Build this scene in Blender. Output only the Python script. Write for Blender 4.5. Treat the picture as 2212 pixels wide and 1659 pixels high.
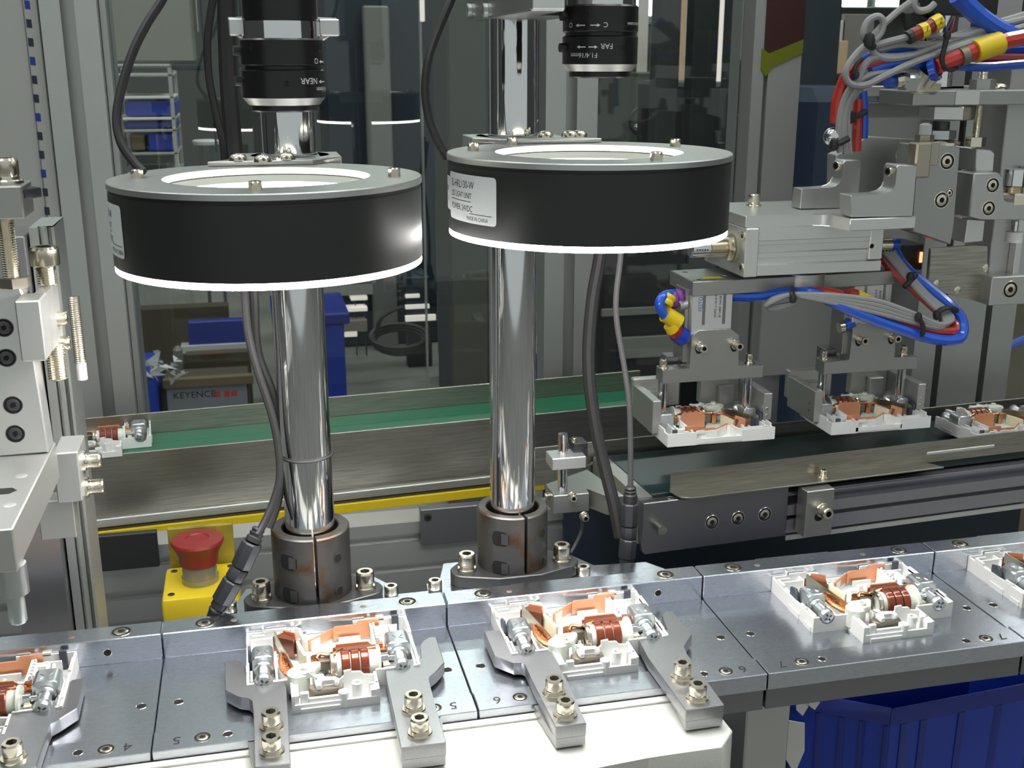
import bpy, bmesh, math, random
from math import sin, cos, tan, pi, radians, atan2, sqrt, hypot
from mathutils import Vector, Matrix

random.seed(7)
SC = bpy.context.scene
COL = SC.collection
for o in list(bpy.data.objects):
    bpy.data.objects.remove(o)

# ---------------------------------------------------------------- camera, world, lights
# everything below is measured in millimetres and stored in metres
MM = 0.001
FPX, PITCH, YAW, CAMZ = 2436.0, radians(16.14), radians(13.0), 290.9
FWD = Vector((sin(YAW) * cos(PITCH), cos(YAW) * cos(PITCH), -sin(PITCH)))
UPV = Vector((sin(YAW) * sin(PITCH), cos(YAW) * sin(PITCH), cos(PITCH)))
RGT = Vector((cos(YAW), -sin(YAW), 0))
CAMP = Vector((0, 0, CAMZ))
cam = bpy.data.cameras.new('camera')
camo = bpy.data.objects.new('camera', cam)
COL.objects.link(camo)
cam.sensor_width = 36.0
cam.lens = 36.0 * FPX / 2212.0
cam.clip_start = 0.02
cam.clip_end = 60
cam.dof.use_dof = True
cam.dof.focus_distance = 0.60
cam.dof.aperture_fstop = 42.0
mw = Matrix((RGT, UPV, -FWD)).transposed().to_4x4()
mw.translation = CAMP * MM
camo.matrix_world = mw
SC.camera = camo

w = bpy.data.worlds.new('world')
SC.world = w
w.use_nodes = True
w.node_tree.nodes['Background'].inputs[0].default_value = (0.88, 0.95, 0.93, 1)
w.node_tree.nodes['Background'].inputs[1].default_value = 0.44

vs = SC.view_settings
vs.view_transform = 'Standard'
vs.look = 'None'
vs.exposure = 0.22
vs.gamma = 1.0
vs.use_curve_mapping = False
SC.cycles.use_denoising = True
SC.cycles.max_bounces = 6
SC.cycles.diffuse_bounces = 3
SC.cycles.glossy_bounces = 4
SC.cycles.transmission_bounces = 2
SC.cycles.use_adaptive_sampling = True
SC.cycles.adaptive_threshold = 0.05
SC.cycles.transparent_max_bounces = 12
SC.cycles.sample_clamp_indirect = 6.0
SC.cycles.caustics_reflective = False
SC.cycles.caustics_refractive = False


def P(px, py, Y=None, Z=None, X=None, d=None):
    """the point of the place that the photograph shows at this pixel, on a known plane"""
    r = FWD + RGT * ((px - 1106.0) / FPX) - UPV * ((py - 829.5) / FPX)
    if d is not None:
        t = d
    elif Y is not None:
        t = Y / r.y
    elif X is not None:
        t = X / r.x
    else:
        t = (Z - CAMZ) / r.z
    return CAMP + r * t


# ---------------------------------------------------------------- materials
MATS = {}


def mat(name, col, metal=0.0, rough=0.5, emit=0.0, ecol=None, brush=None, bump=0.0, var=0.0, vscale=60.0,
        vcol=None, coat=0.0, spec=None, sss=0.0, lo=0.35, hi=0.65):
    m = bpy.data.materials.new(name)
    m.use_nodes = True
    nt = m.node_tree
    b = nt.nodes['Principled BSDF']
    b.inputs['Base Color'].default_value = (*col, 1)
    b.inputs['Metallic'].default_value = metal
    b.inputs['Roughness'].default_value = rough
    if spec is not None:
        b.inputs['Specular IOR Level'].default_value = spec
    if coat:
        b.inputs['Coat Weight'].default_value = coat
        b.inputs['Coat Roughness'].default_value = 0.08
    if sss:
        b.inputs['Subsurface Weight'].default_value = sss
        b.inputs['Subsurface Radius'].default_value = (0.002, 0.002, 0.0015)
    if emit:
        b.inputs['Emission Color'].default_value = (*(ecol or col), 1)
        b.inputs['Emission Strength'].default_value = emit
    if brush or var or bump:
        tc = nt.nodes.new('ShaderNodeTexCoord')
        mp = nt.nodes.new('ShaderNodeMapping')
        nt.links.new(tc.outputs['Object'], mp.inputs[0])
        mp.inputs['Scale'].default_value = brush or (1, 1, 1)
        nz = nt.nodes.new('ShaderNodeTexNoise')
        nz.inputs['Scale'].default_value = vscale
        nz.inputs['Detail'].default_value = 4.0
        nt.links.new(mp.outputs[0], nz.inputs['Vector'])
        if var:
            rp = nt.nodes.new('ShaderNodeValToRGB')
            rp.color_ramp.elements[0].position = lo
            rp.color_ramp.elements[1].position = hi
            c2 = vcol or tuple(max(0, c * (1 - var)) for c in col)
            rp.color_ramp.elements[0].color = (*col, 1)
            rp.color_ramp.elements[1].color = (*c2, 1)
            nt.links.new(nz.outputs['Fac'], rp.inputs[0])
            nt.links.new(rp.outputs[0], b.inputs['Base Color'])
            if metal:
                mr = nt.nodes.new('ShaderNodeMapRange')
                mr.inputs['To Min'].default_value = max(0.03, rough - 0.10)
                mr.inputs['To Max'].default_value = rough + 0.12
                nt.links.new(nz.outputs['Fac'], mr.inputs[0])
                nt.links.new(mr.outputs[0], b.inputs['Roughness'])
        if bump:
            bp = nt.nodes.new('ShaderNodeBump')
            bp.inputs['Strength'].default_value = bump
            bp.inputs['Distance'].default_value = 0.0004
            nt.links.new(nz.outputs['Fac'], bp.inputs['Height'])
            nt.links.new(bp.outputs[0], b.inputs['Normal'])
    MATS[name] = m
    return m


mat('alu', (.56, .56, .54), .9, .42, bump=.05, vscale=900)
mat('alu_bright', (.74, .74, .72), .85, .38, bump=.05, vscale=900)
mat('alu_profile', (.52, .53, .51), .8, .45)
mat('machined', (.70, .73, .80), 1, .23, brush=(1, 18, 18), var=.22, vscale=220, bump=.025)
mat('milled_white', (.66, .66, .61), .25, .5, var=.08, vscale=1200, bump=.12)
mat('tool_steel', (.40, .40, .41), .95, .33, var=.18, vscale=1800, lo=.5, hi=.8)
mat('gripper_alu', (.42, .42, .40), .9, .38)
mat('chrome', (.78, .79, .80), 1, .07)
mat('stainless', (.50, .48, .42), 1, .34, brush=(1, 30, 30), var=.30, vscale=40, bump=.08)
mat('nickel', (.78, .72, .60), 1, .20)
mat('zinc', (.62, .65, .66), .92, .31)
mat('dark_steel', (.10, .10, .10), .8, .42)
mat('socket_steel', (.115, .11, .105), .75, .40, var=.5, vscale=70, vcol=(.10, .045, .015), lo=.52, hi=.70)
mat('black_oxide', (.020, .022, .022), .1, .50)
mat('ring_black', (.020, .023, .021), .0, .42, spec=.45)
mat('lens_black', (.010, .010, .010), .0, .30, spec=.5)
mat('rubber', (.022, .022, .022), 0, .48)
mat('dark_plastic', (.03, .033, .038), 0, .45)
mat('slate_plastic', (.06, .07, .09), 0, .4)
mat('hole', (.004, .004, .004), 0, .9)
mat('white_plastic', (.88, .88, .86), 0, .42)
mat('ivory_plastic', (.78, .80, .71), 0, .38)
mat('cream_plastic', (.86, .78, .55), 0, .45)
mat('copper_plate', (.80, .36, .20), .55, .38)
mat('copper_shiny', (.74, .34, .16), 1, .25)
mat('copper_braid', (.70, .28, .13), .9, .38, bump=.9, vscale=1400)
mat('enamel_wire', (.22, .045, .018), .35, .22, coat=.6)
mat('bronze_film', (.20, .07, .04), .3, .3, coat=.4)
mat('brown_steel', (.23, .20, .16), .6, .45)
mat('bimetal', (.45, .42, .34), 1, .30)
mat('yellow', (.80, .58, .02), 0, .42)
mat('yellow_dirty', (.42, .33, .04), 0, .5, var=.5, vscale=60)
mat('red_cap', (.27, .022, .018), 0, .35)
mat('smoke_clear', (.35, .33, .27), .5, .2)
mat('blue_tube', (.015, .10, .62), 0, .18, coat=.4)
mat('red_tube', (.50, .035, .025), 0, .2, coat=.4)
mat('grey_cable', (.33, .33, .33), 0, .5)
mat('grey_sheath', (.07, .07, .07), 0, .55)
mat('purple_tube', (.20, .04, .28), 0, .4)
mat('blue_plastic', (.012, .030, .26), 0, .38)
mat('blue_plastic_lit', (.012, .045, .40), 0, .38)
mat('green_belt', (.010, .15, .075), 0, .45)
mat('dark_belt', (.012, .028, .028), 0, .28)
mat('brown_belt', (.04, .02, .02), 0, .35)
mat('label_white', (.72, .74, .74), 0, .5)
mat('ink', (.01, .01, .01), 0, .6)
mat('ink_blue', (.02, .18, .55), 0, .6)
mat('ink_red', (.5, .05, .05), 0, .6)
mat('print_white', (.85, .85, .85), 0, .6)
mat('ring_light', (1, .98, .94), 0, .4, emit=29.0, ecol=(1, .975, .95))
mat('ring_inner', (.60, .64, .57), 0, .5)
mat('lamp_panel', (1, 1, 1), 0, .5, emit=20.0, ecol=(.95, 1, .98))
mat('window_day', (1, 1, 1), 0, .5, emit=4.5, ecol=(.93, .98, 1))
mat('red_led', (1, .1, .05), 0, .4, emit=6, ecol=(1, .12, .05))
mat('concrete', (.30, .29, .27), 0, .7, var=.3, vscale=3)
mat('wall_grey', (.10, .105, .10), 0, .8)
mat('wall_dark', (.035, .04, .042), 0, .7)
mat('panel_olive', (.27, .27, .23), 0, .5)
mat('panel_grey', (.42, .42, .40), .1, .40)
mat('machine_grey', (.21, .21, .195), 0, .5)
mat('navy', (.012, .022, .035), 0, .5)
mat('cardboard', (.16, .12, .075), 0, .8)
mat('cardboard_dark', (.07, .058, .035), 0, .8)
mat('film', (.62, .62, .64), 0, .2)
mat('timber', (.75, .50, .32), 0, .6)
mat('paper_white', (.80, .77, .72), 0, .7)
mat('poster_red', (.06, .015, .015), 0, .5, var=1, vscale=9, vcol=(.20, .12, .01), lo=.55, hi=.62)
mat('poster_green', (.20, .22, .01), 0, .5)
mat('orange', (.5, .12, .03), 0, .5)

# clear sheet: mostly passes light, with a faint mirror image
m = bpy.data.materials.new('glass_sheet')
m.use_nodes = True
nt = m.node_tree
nt.nodes.clear()
out = nt.nodes.new('ShaderNodeOutputMaterial')
mix = nt.nodes.new('ShaderNodeMixShader')
tr = nt.nodes.new('ShaderNodeBsdfTransparent')
tr.inputs[0].default_value = (.86, .89, .87, 1)
gl = nt.nodes.new('ShaderNodeBsdfGlossy')
gl.inputs['Roughness'].default_value = 0.012
fr = nt.nodes.new('ShaderNodeFresnel')
fr.inputs[0].default_value = 1.5
nt.links.new(fr.outputs[0], mix.inputs[0])
nt.links.new(tr.outputs[0], mix.inputs[1])
nt.links.new(gl.outputs[0], mix.inputs[2])
nt.links.new(mix.outputs[0], out.inputs[0])
MATS['glass_sheet'] = m

# ---------------------------------------------------------------- mesh building
AX = {'x': (1, 2, 0), 'y': (0, 2, 1), 'z': (0, 1, 2)}


def frame(d):
    d = Vector(d).normalized()
    a = Vector((0, 0, 1)) if abs(d.z) < .9 else Vector((1, 0, 0))
    u = a.cross(d).normalized()
    return u, d.cross(u), d


def smooth_path(pts, k=6):
    pts = [Vector(p) for p in pts]
    if len(pts) < 3:
        return pts
    out = []
    n = len(pts)
    for i in range(n - 1):
        p0, p1, p2, p3 = pts[max(i - 1, 0)], pts[i], pts[i + 1], pts[min(i + 2, n - 1)]
        for j in range(k):
            t = j / k
            out.append(.5 * ((2 * p1) + (p2 - p0) * t + (2 * p0 - 5 * p1 + 4 * p2 - p3) * t * t + (3 * p1 - p0 - 3 * p2 + p3) * t ** 3))
    out.append(pts[-1])
    return out


class G:
    def __init__(s):
        s.bm = bmesh.new()
        s.mi = 0
        s.T = None

    def m(s, i):
        s.mi = i
        return s

    def _v(s, co):
        co = Vector(co)
        return s.bm.verts.new(s.T @ co if s.T else co)

    def _f(s, vs, smooth=False):
        try:
            f = s.bm.faces.new(vs)
        except ValueError:
            return None
        f.material_index = s.mi
        f.smooth = smooth
        return f

    def _bev(s, faces, b, seg=1):
        if b > 0:
            ed = list({e for f in faces for e in f.edges})
            r = bmesh.ops.bevel(s.bm, geom=ed, offset=b, segments=seg, affect='EDGES', profile=.5, clamp_overlap=True)
            for f in r['faces']:
                f.material_index = s.mi

    def box(s, x0, x1, y0, y1, z0, z1, b=0, seg=1):
        v = [s._v((x, y, z)) for z in (z0, z1) for y in (y0, y1) for x in (x0, x1)]
        fs = [s._f([v[i] for i in q]) for q in ((0, 2, 3, 1), (4, 5, 7, 6), (0, 1, 5, 4), (2, 6, 7, 3), (0, 4, 6, 2), (1, 3, 7, 5))]
        s._bev(fs, b, seg)
        return s

    def prism(s, pts, ax, a, c, b=0, seg=1):
        i, j, k = AX[ax]

        def mk(p, h):
            q = [0, 0, 0]
            q[i], q[j], q[k] = p[0], p[1], h
            return s._v(q)
        lo = [mk(p, a) for p in pts]
        hi = [mk(p, c) for p in pts]
        n = len(pts)
        fs = [s._f(lo[::-1]), s._f(hi)]
        for q in range(n):
            fs.append(s._f([lo[q], lo[(q + 1) % n], hi[(q + 1) % n], hi[q]]))
        s._bev([f for f in fs if f], b, seg)
        return s

    def hexa(s, bot, top, b=0):
        """solid between two corresponding outlines of 3-D points"""
        lo = [s._v(p) for p in bot]
        hi = [s._v(p) for p in top]
        n = len(lo)
        fs = [s._f(lo[::-1]), s._f(hi)]
        for q in range(n):
            fs.append(s._f([lo[q], lo[(q + 1) % n], hi[(q + 1) % n], hi[q]]))
        s._bev([f for f in fs if f], b)
        return s

    def lathe(s, prof, p=(0, 0, 0), d=(0, 0, 1), n=32, a0=0.0, a1=2 * pi, knurl=0):
        u, w_, d = frame(d)
        p = Vector(p)
        full = abs(a1 - a0 - 2 * pi) < 1e-6
        cnt = n if full else n + 1
        rows = []
        for (r, h) in prof:
            if r < 1e-6:
                rows.append([s._v(p + d * h)])
            else:
                row = []
                for q in range(cnt):
                    t = a0 + (a1 - a0) * q / n
                    rr = r * (1 - knurl * (q % 2))
                    row.append(s._v(p + d * h + (u * cos(t) + w_ * sin(t)) * rr))
                rows.append(row)
        for A, B in zip(rows[:-1], rows[1:]):
            for q in range(n):
                q2 = (q + 1) % cnt
                if len(A) == 1 and len(B) == 1:
                    continue
                if len(A) == 1:
                    s._f([A[0], B[q], B[q2]], True)
                elif len(B) == 1:
                    s._f([A[q], B[0], A[q2]], True)
                else:
                    s._f([A[q], B[q], B[q2], A[q2]], True)
        return s

    def cyl(s, p, q, r, n=20, r2=None):
        p, q = Vector(p), Vector(q)
        L = (q - p).length
        r2 = r if r2 is None else r2
        return s.lathe([(0, 0), (r, 0), (r2, L), (0, L)], p, q - p, n)

    def tube(s, pts, r, n=10, k=6, smooth=True, rvar=0):
        pts = smooth_path(pts, k) if smooth else [Vector(p) for p in pts]
        rows = []
        t0 = (pts[1] - pts[0]).normalized()
        u = frame(t0)[0]
        N = len(pts)
        for i, p in enumerate(pts):
            t = (pts[min(i + 1, N - 1)] - pts[max(i - 1, 0)]).normalized()
            u = (u - t * u.dot(t)).normalized()
            v = t.cross(u)
            rr = r * (1 + rvar * random.uniform(-1, 1))
            rows.append([s._v(p + (u * cos(2 * pi * q / n) + v * sin(2 * pi * q / n)) * rr) for q in range(n)])
        for A, B in zip(rows[:-1], rows[1:]):
            for q in range(n):
                s._f([A[q], A[(q + 1) % n], B[(q + 1) % n], B[q]], True)
        s._f(rows[0][::-1])
        s._f(rows[-1])
        return s

    def ball(s, c, r, n=12, sc=(1, 1, 1)):
        c = Vector(c)
        rows = []
        for i in range(n // 2 + 1):
            t = -pi / 2 + pi * i / (n // 2)
            if i in (0, n // 2):
                rows.append([s._v(c + Vector((0, 0, r * sin(t) * sc[2])))])
            else:
                rows.append([s._v(c + Vector((r * cos(t) * cos(2 * pi * q / n) * sc[0], r * cos(t) * sin(2 * pi * q / n) * sc[1], r * sin(t) * sc[2]))) for q in range(n)])
        for A, B in zip(rows[:-1], rows[1:]):
            for q in range(n):
                q2 = (q + 1) % n
                if len(A) == 1:
                    s._f([A[0], B[q2], B[q]], True)
                elif len(B) == 1:
                    s._f([A[q], A[q2], B[0]], True)
                else:
                    s._f([A[q], A[q2], B[q2], B[q]], True)
        return s

    def poly(s, pts, smooth=False):
        s._f([s._v(p) for p in pts], smooth)
        return s

    def text(s, body, size, fn, align='LEFT'):
        """flat lettering; fn maps a point of the line of text (mm) to the surface it is printed on"""
        c = bpy.data.curves.new('txt', 'FONT')
        c.body = body
        c.size = size
        c.align_x = align
        c.resolution_u = 3
        o = bpy.data.objects.new('txt', c)
        COL.objects.link(o)
        dg = bpy.context.evaluated_depsgraph_get()
        me = bpy.data.meshes.new_from_object(o.evaluated_get(dg))
        vs_ = [s._v(fn(v.co.x, v.co.y)) for v in me.vertices]
        for p in me.polygons:
            s._f([vs_[i] for i in p.vertices])
        bpy.data.objects.remove(o)
        bpy.data.curves.remove(c)
        bpy.data.meshes.remove(me)
        return s

    def mesh(s, name, mats, org=(0, 0, 0), norm=True):
        if norm:
            bmesh.ops.recalc_face_normals(s.bm, faces=s.bm.faces[:])
        bmesh.ops.transform(s.bm, matrix=Matrix.Scale(MM, 4) @ Matrix.Translation(-Vector(org)), verts=s.bm.verts[:])
        me = bpy.data.meshes.new(name)
        s.bm.to_mesh(me)
        s.bm.free()
        me.set_sharp_from_angle(angle=radians(35))
        for mm in (mats if isinstance(mats, (list, tuple)) else [mats]):
            me.materials.append(MATS[mm])
        return me

    def part(s, name, mats, parent, label=None, norm=True):
        """one part of a thing (or sub-part of a part)"""
        me = s.mesh(name, mats, ORG[parent.name], norm)
        o = bpy.data.objects.new(name, me)
        COL.objects.link(o)
        o.parent = parent
        ORG[o.name] = ORG[parent.name]
        if label:
            o['label'] = label
        return o

    def thing(s, name, mats, label, cat, org, group=None, kind=None, norm=True):
        """a thing that is one mesh"""
        me = s.mesh(name, mats, org, norm)
        o = bpy.data.objects.new(name, me)
        COL.objects.link(o)
        o.location = Vector(org) * MM
        ORG[o.name] = Vector(org)
        if label:
            o['label'] = label
        if cat:
            o['category'] = cat
        if group:
            o['group'] = group
        if kind:
            o['kind'] = kind
        return o


ORG = {}


def thing(name, label, cat, loc=(0, 0, 0), rz=0.0, group=None, local=False, kind=None):
    o = bpy.data.objects.new(name, None)
    COL.objects.link(o)
    o.empty_display_size = .01
    o.location = Vector(loc) * MM
    o.rotation_euler = (0, 0, rz)
    if label:
        o['label'] = label
    if cat:
        o['category'] = cat
    if group:
        o['group'] = group
    if kind:
        o['kind'] = kind
    ORG[o.name] = Vector((0, 0, 0)) if (local or rz) else Vector(loc)
    return o


def kids(o):
    return [c for c in bpy.data.objects if c.parent == o]


def copy_thing(src, loc, label, rz=0.0, rx=0.0, group=None, tree=None):
    tree = tree or {}
    c = src.copy()
    COL.objects.link(c)
    c.location = Vector(loc) * MM
    c.rotation_euler = (rx, 0, rz)
    c['label'] = label
    if group:
        c['group'] = group
    ORG[c.name] = ORG[src.name]
    for ch in kids(src):
        d = ch.copy()
        COL.objects.link(d)
        d.parent = c
        ORG[d.name] = ORG[src.name]
        for g in kids(ch):
            e = g.copy()
            COL.objects.link(e)
            e.parent = d
    return c


# screws: shared meshes, one object each
SCREW = {}


def screw_mesh(kind, D, h):
    key = (kind, D, h)
    if key in SCREW:
        return SCREW[key]
    g = G()
    r = D / 2
    if kind == 'cap':          # socket head: knurled wall, chamfer, hexagon recess
        g.lathe([(r * .96, 0), (r, .06 * h), (r, h * .86)], n=36, knurl=.035)
        g.lathe([(r * .985, h * .86), (r * .86, h), (r * .56, h)], n=36)
        hx = [(r * .56 * cos(pi / 3 * q), r * .56 * sin(pi / 3 * q)) for q in range(6)]
        for q in range(6):
            a, b = hx[q], hx[(q + 1) % 6]
            g.poly([(a[0], a[1], h), (b[0], b[1], h), (b[0], b[1], h * .42), (a[0], a[1], h * .42)])
        ring = [(r * .56 * cos(pi / 18 * q), r * .56 * sin(pi / 18 * q), h) for q in range(36)]
        for q in range(6):
            g.poly([ring[q * 6 + t] for t in range(7 if q < 5 else 6)] + ([ring[0]] if q == 5 else []))
        g.m(1).poly([(a[0], a[1], h * .42) for a in hx])
    elif kind == 'flush':      # cap screw sunk in a counterbore
        g.m(1).lathe([(r * 1.02, .04), (r * 1.34, .04)], n=28)
        g.m(0).lathe([(r * 1.34, 0.0), (r * 1.34, .14), (r * 1.46, .14), (r * 1.5, 0)], n=28)
        g.m(0).lathe([(r, .0), (r, .10), (r * .88, .30), (r * .5, .30)], n=28)
        g.m(1).lathe([(0, .26), (r * .5, .30)], n=6)
    elif kind == 'button':
        g.lathe([(r, 0), (r * .97, h * .35), (r * .75, h * .8), (r * .42, h), (r * .38, h * .6), (0, h * .6)], n=24)
    elif kind == 'hole':
        g.m(1).lathe([(0, .05), (r, .05)], n=20)
        g.m(0).lathe([(r, .05), (r * 1.12, .14), (r * 1.2, .0)], n=20)
    elif kind == 'pin':
        g.lathe([(0, .1), (r * .9, .1), (r, 0)], n=16)
    elif kind == 'hex':
        g.lathe([(r, 0), (r, h * .85), (r * .9, h), (0, h)], n=6)
    elif kind == 'washer':
        g.lathe([(r * .4, h), (r * .94, h), (r, h * .7), (r, 0)], n=28)
    elif kind == 'pan':        # cross head
        g.lathe([(r, 0), (r, h * .5), (r * .8, h * .85), (r * .3, h), (0, h)], n=24)
        for q in range(2):
            a = q * pi / 2
            c_, s_ = cos(a), sin(a)
            L, W = r * .62, r * .13
            g.m(1).poly([(x * c_ - y * s_, x * s_ + y * c_, h * 1.02) for x, y in ((-L, -W), (L, -W), (L, W), (-L, W))])
            g.m(0)
    SCREW[key] = g.mesh(kind + '_screw', ['nickel', 'hole'], norm=True)
    return SCREW[key]


SNAME = {'cap': 'cap_screw', 'flush': 'sunk_screw', 'button': 'button_screw', 'hole': 'drilled_hole', 'pin': 'dowel_pin',
         'hex': 'hex_nut', 'washer': 'washer', 'pan': 'cross_screw'}


def screw(parent, p, d=(0, 0, 1), D=7.0, h=4.0, kind='cap', washer=0, mtl=None):
    me = screw_mesh(kind, D, h)
    if mtl:
        key = (kind, D, h, mtl)
        if key not in SCREW:
            me = me.copy()
            me.materials[0] = MATS[mtl]
            SCREW[key] = me
        me = SCREW[key]
    o = bpy.data.objects.new(SNAME[kind], me)
    COL.objects.link(o)
    o.parent = parent
    u, v, dd = frame(d)
    rot = Matrix((u, v, dd)).transposed()
    o.rotation_euler = rot.to_euler()
    off = dd * (washer * .28 if washer else 0)
    o.location = (Vector(p) + off - ORG[parent.name]) * MM
    ORG[o.name] = ORG[parent.name]
    if washer:
        wm = screw_mesh('washer', washer, washer * .14)
        for q in range(2):
            s_ = bpy.data.objects.new('washer', wm)
            COL.objects.link(s_)
            s_.parent = o
            sc = 1 - .25 * q
            s_.scale = (sc, sc, 1)
            s_.location = (0, 0, (-washer * .28 + washer * .14 * q) * MM)
    return o


def structure(g, name, mats, org, label=None):
    o = g.thing(name, mats, label, None, org, kind='structure')
    return o
mat('ring_lip', (1, .97, .85), 0, .4, emit=1.6, ecol=(1, .95, .78))
mat('green_seam', (.02, .25, .16), 0, .4)
mat('frame_alu', (.50, .51, .50), .75, .42)
mat('dark_alu', (.27, .27, .29), .95, .30)
mat('frame_violet', (.42, .41, .45), .9, .34)
mat('soft_pad', (.36, .35, .24), 0, .5)
mat('brown_nickel', (.42, .38, .31), .9, .3)
mat('label_dim', (.22, .23, .26), 0, .6)
mat('strip_glow', (.85, .78, .72), 0, .5, emit=.5, ecol=(1, .9, .85))  # faint emission paints brightness onto pale strips, a pipe cap and a board
mat('paper_dim', (.30, .26, .24), 0, .6)
mat('machine_dark', (.085, .085, .075), 0, .5)
mat('machine_black', (.02, .022, .022), 0, .4)
mat('navy_blue', (.012, .022, .06), 0, .4)
mat('ring_glow', (1, .98, .94), 0, .4, emit=5.0, ecol=(1, .98, .96))

# ---------------------------------------------------------------- the hall
FLOORZ = -820.0
structure(G().box(-5000, 7000, -3500, 9000, FLOORZ - 60, FLOORZ), 'floor', 'concrete', (0, 2000, FLOORZ))
structure(G().box(-5000, 7000, 9000, 9100, FLOORZ, 3200), 'wall_back', 'wall_grey', (0, 9000, FLOORZ))
structure(G().box(-5100, -5000, -3500, 9000, FLOORZ, 3200), 'wall_left', 'wall_grey', (-5000, 2000, FLOORZ))
structure(G().box(7000, 7100, -3500, 9000, FLOORZ, 3200), 'wall_right', 'wall_grey', (7000, 2000, FLOORZ))
# daylight windows high in the far wall
for n, (a, b, c, d) in enumerate([(1376, 1440, -60, 34), (1470, 1492, -60, 26), (1786, 1880, -60, 14), (1895, 1962, -60, 14), (770, 825, -60, 13)]):
    p, q = P(a, d, Y=8960), P(b, c, Y=8960)
    o = structure(G().box(p.x, q.x, 8975, 8990, p.z, q.z), 'window_%d' % (n + 1), 'window_day', (p.x, 8980, p.z))
    G().box(p.x - 40, q.x + 40, 8960, 8999, p.z - 60, p.z, 4).part('window_sill', 'panel_grey', o)
# ceiling lamps over the line, out of the picture
for k, (x, y) in enumerate([(-900, -300), (-900, 1300), (500, 500), (1900, -300), (1900, 1300), (-1000, 3400), (800, 3400), (2600, 3400), (900, 5000), (2000, 5400)]):  # last two are added to brighten the boards at the far end
    t = thing('ceiling_lamp', 'long white ceiling lamp lighting the hall, unseen, out of the picture', 'lamp', (x, y, 2300), group='ceiling lamps of the hall')
    G().box(x - 620, x + 620, y - 90, y + 90, 2300, 2360, 6).part('housing', 'panel_grey', t)
    G().box(x - 600, x + 600, y - 70, y + 70, 2290, 2299).part('diffuser', 'lamp_panel', t)

# ---------------------------------------------------------------- carriers of the transfer line
JX = [-201.6, -56.9, 88.0, 232.7, 377.2, 521.8]
NAMES = ['leftmost of the line, with the handwritten 4', 'marked 5, below the first ring light',
         'marked 6 beneath the second ring light', 'marked 7 with the breaker no clamp covers', 'at the right picture edge']
for i in range(5):
    x0, x1 = JX[i] + .35, JX[i + 1] - .35
    xm = (x0 + x1) / 2
    t = thing('carrier_plate', 'brushed aluminium carrier plate with raised back rail, ' + NAMES[i], 'carrier', (xm, 500, -20), group='carrier plates of the transfer line')
    G().box(x0, x1, 466, 534.2, -8, 0, .25).part('floor_plate', 'machined', t)
    G().box(x0, x1, 450, 465.8, -8, 1.2, .35).part('front_rail', 'machined', t)
    G().box(x0, x1, 534.4, 548.6, -8, 13.6, .45).part('back_rail', 'machined', t)
    G().box(x0 + .3, x1 - .3, 452, 547, -20, -8.3, .4).part('lower_bar', 'dark_alu', t)
    # shallow shelf machined into the back edge of the rail
    G().box(x0 + 38, x0 + 84, 548.8, 550.6, 6, 12.9, .2).part('back_ledge', 'machined', t)
    for dx in (20.5, 124.5):
        screw(t, (x0 + dx, 541.5, 13.6), D=7.0, kind='flush')
    for dx in (35, 101):
        screw(t, (x0 + dx, 541.0, 13.6), D=3.4, kind='pin', mtl='brown_steel')
    screw(t, (x0 + 118, 534.4, 6.4), (0, -1, 0), D=3.6, kind='hole')
    for dx in (21, 125):
        screw(t, (x0 + dx, 457, 1.2), D=5.2, kind='flush')
    for dx in (32, 113.5):
        screw(t, (x0 + dx, 457, 1.2), D=4.0, kind='hole')
    for dx in (9, 137):
        screw(t, (x0 + dx, 491, 0), D=4.4, kind='hole')
    n = str(4 + i)
    for dx in (9, 133):
        G().text(n, 8.0, lambda u, v, X=x0 + dx: (X - u + 3, 459.5 - v, 1.26)).part('pen_number', 'ink', t)

# milled base plate under the clamps
t = thing('clamp_base_plate', 'pale milled aluminium base plate that carries the steel clamps', 'plate', (60, 400, -40))
e = [P(x, y, Z=-3) for x, y in [(1567, 1545), (1583, 1573), (1561, 1610), (1400, 1629), (1000, 1690)]]
lx, ly = e[1].x, e[0].y
G().prism([(-190, 449.2), (e[1].x - 10, 449.2), (e[1].x - 1, 440), (e[1].x, e[1].y), (e[2].x, e[2].y), (e[3].x, e[3].y - 1), (90, e[3].y - 6), (-190, e[3].y - 6)], 'z', -40, -4.2, .5).part('base', 'milled_white', t)
r0, r1 = P(1000, 1569, Z=-3), P(1439, 1514, Z=-3)
G().prism([(-190, 449.4), (e[1].x - 14, 449.4), (e[1].x - 14, r1.y), (-190, r0.y)], 'z', -4.2, -3, .2).part('raised_strip', 'milled_white', t)

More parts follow.
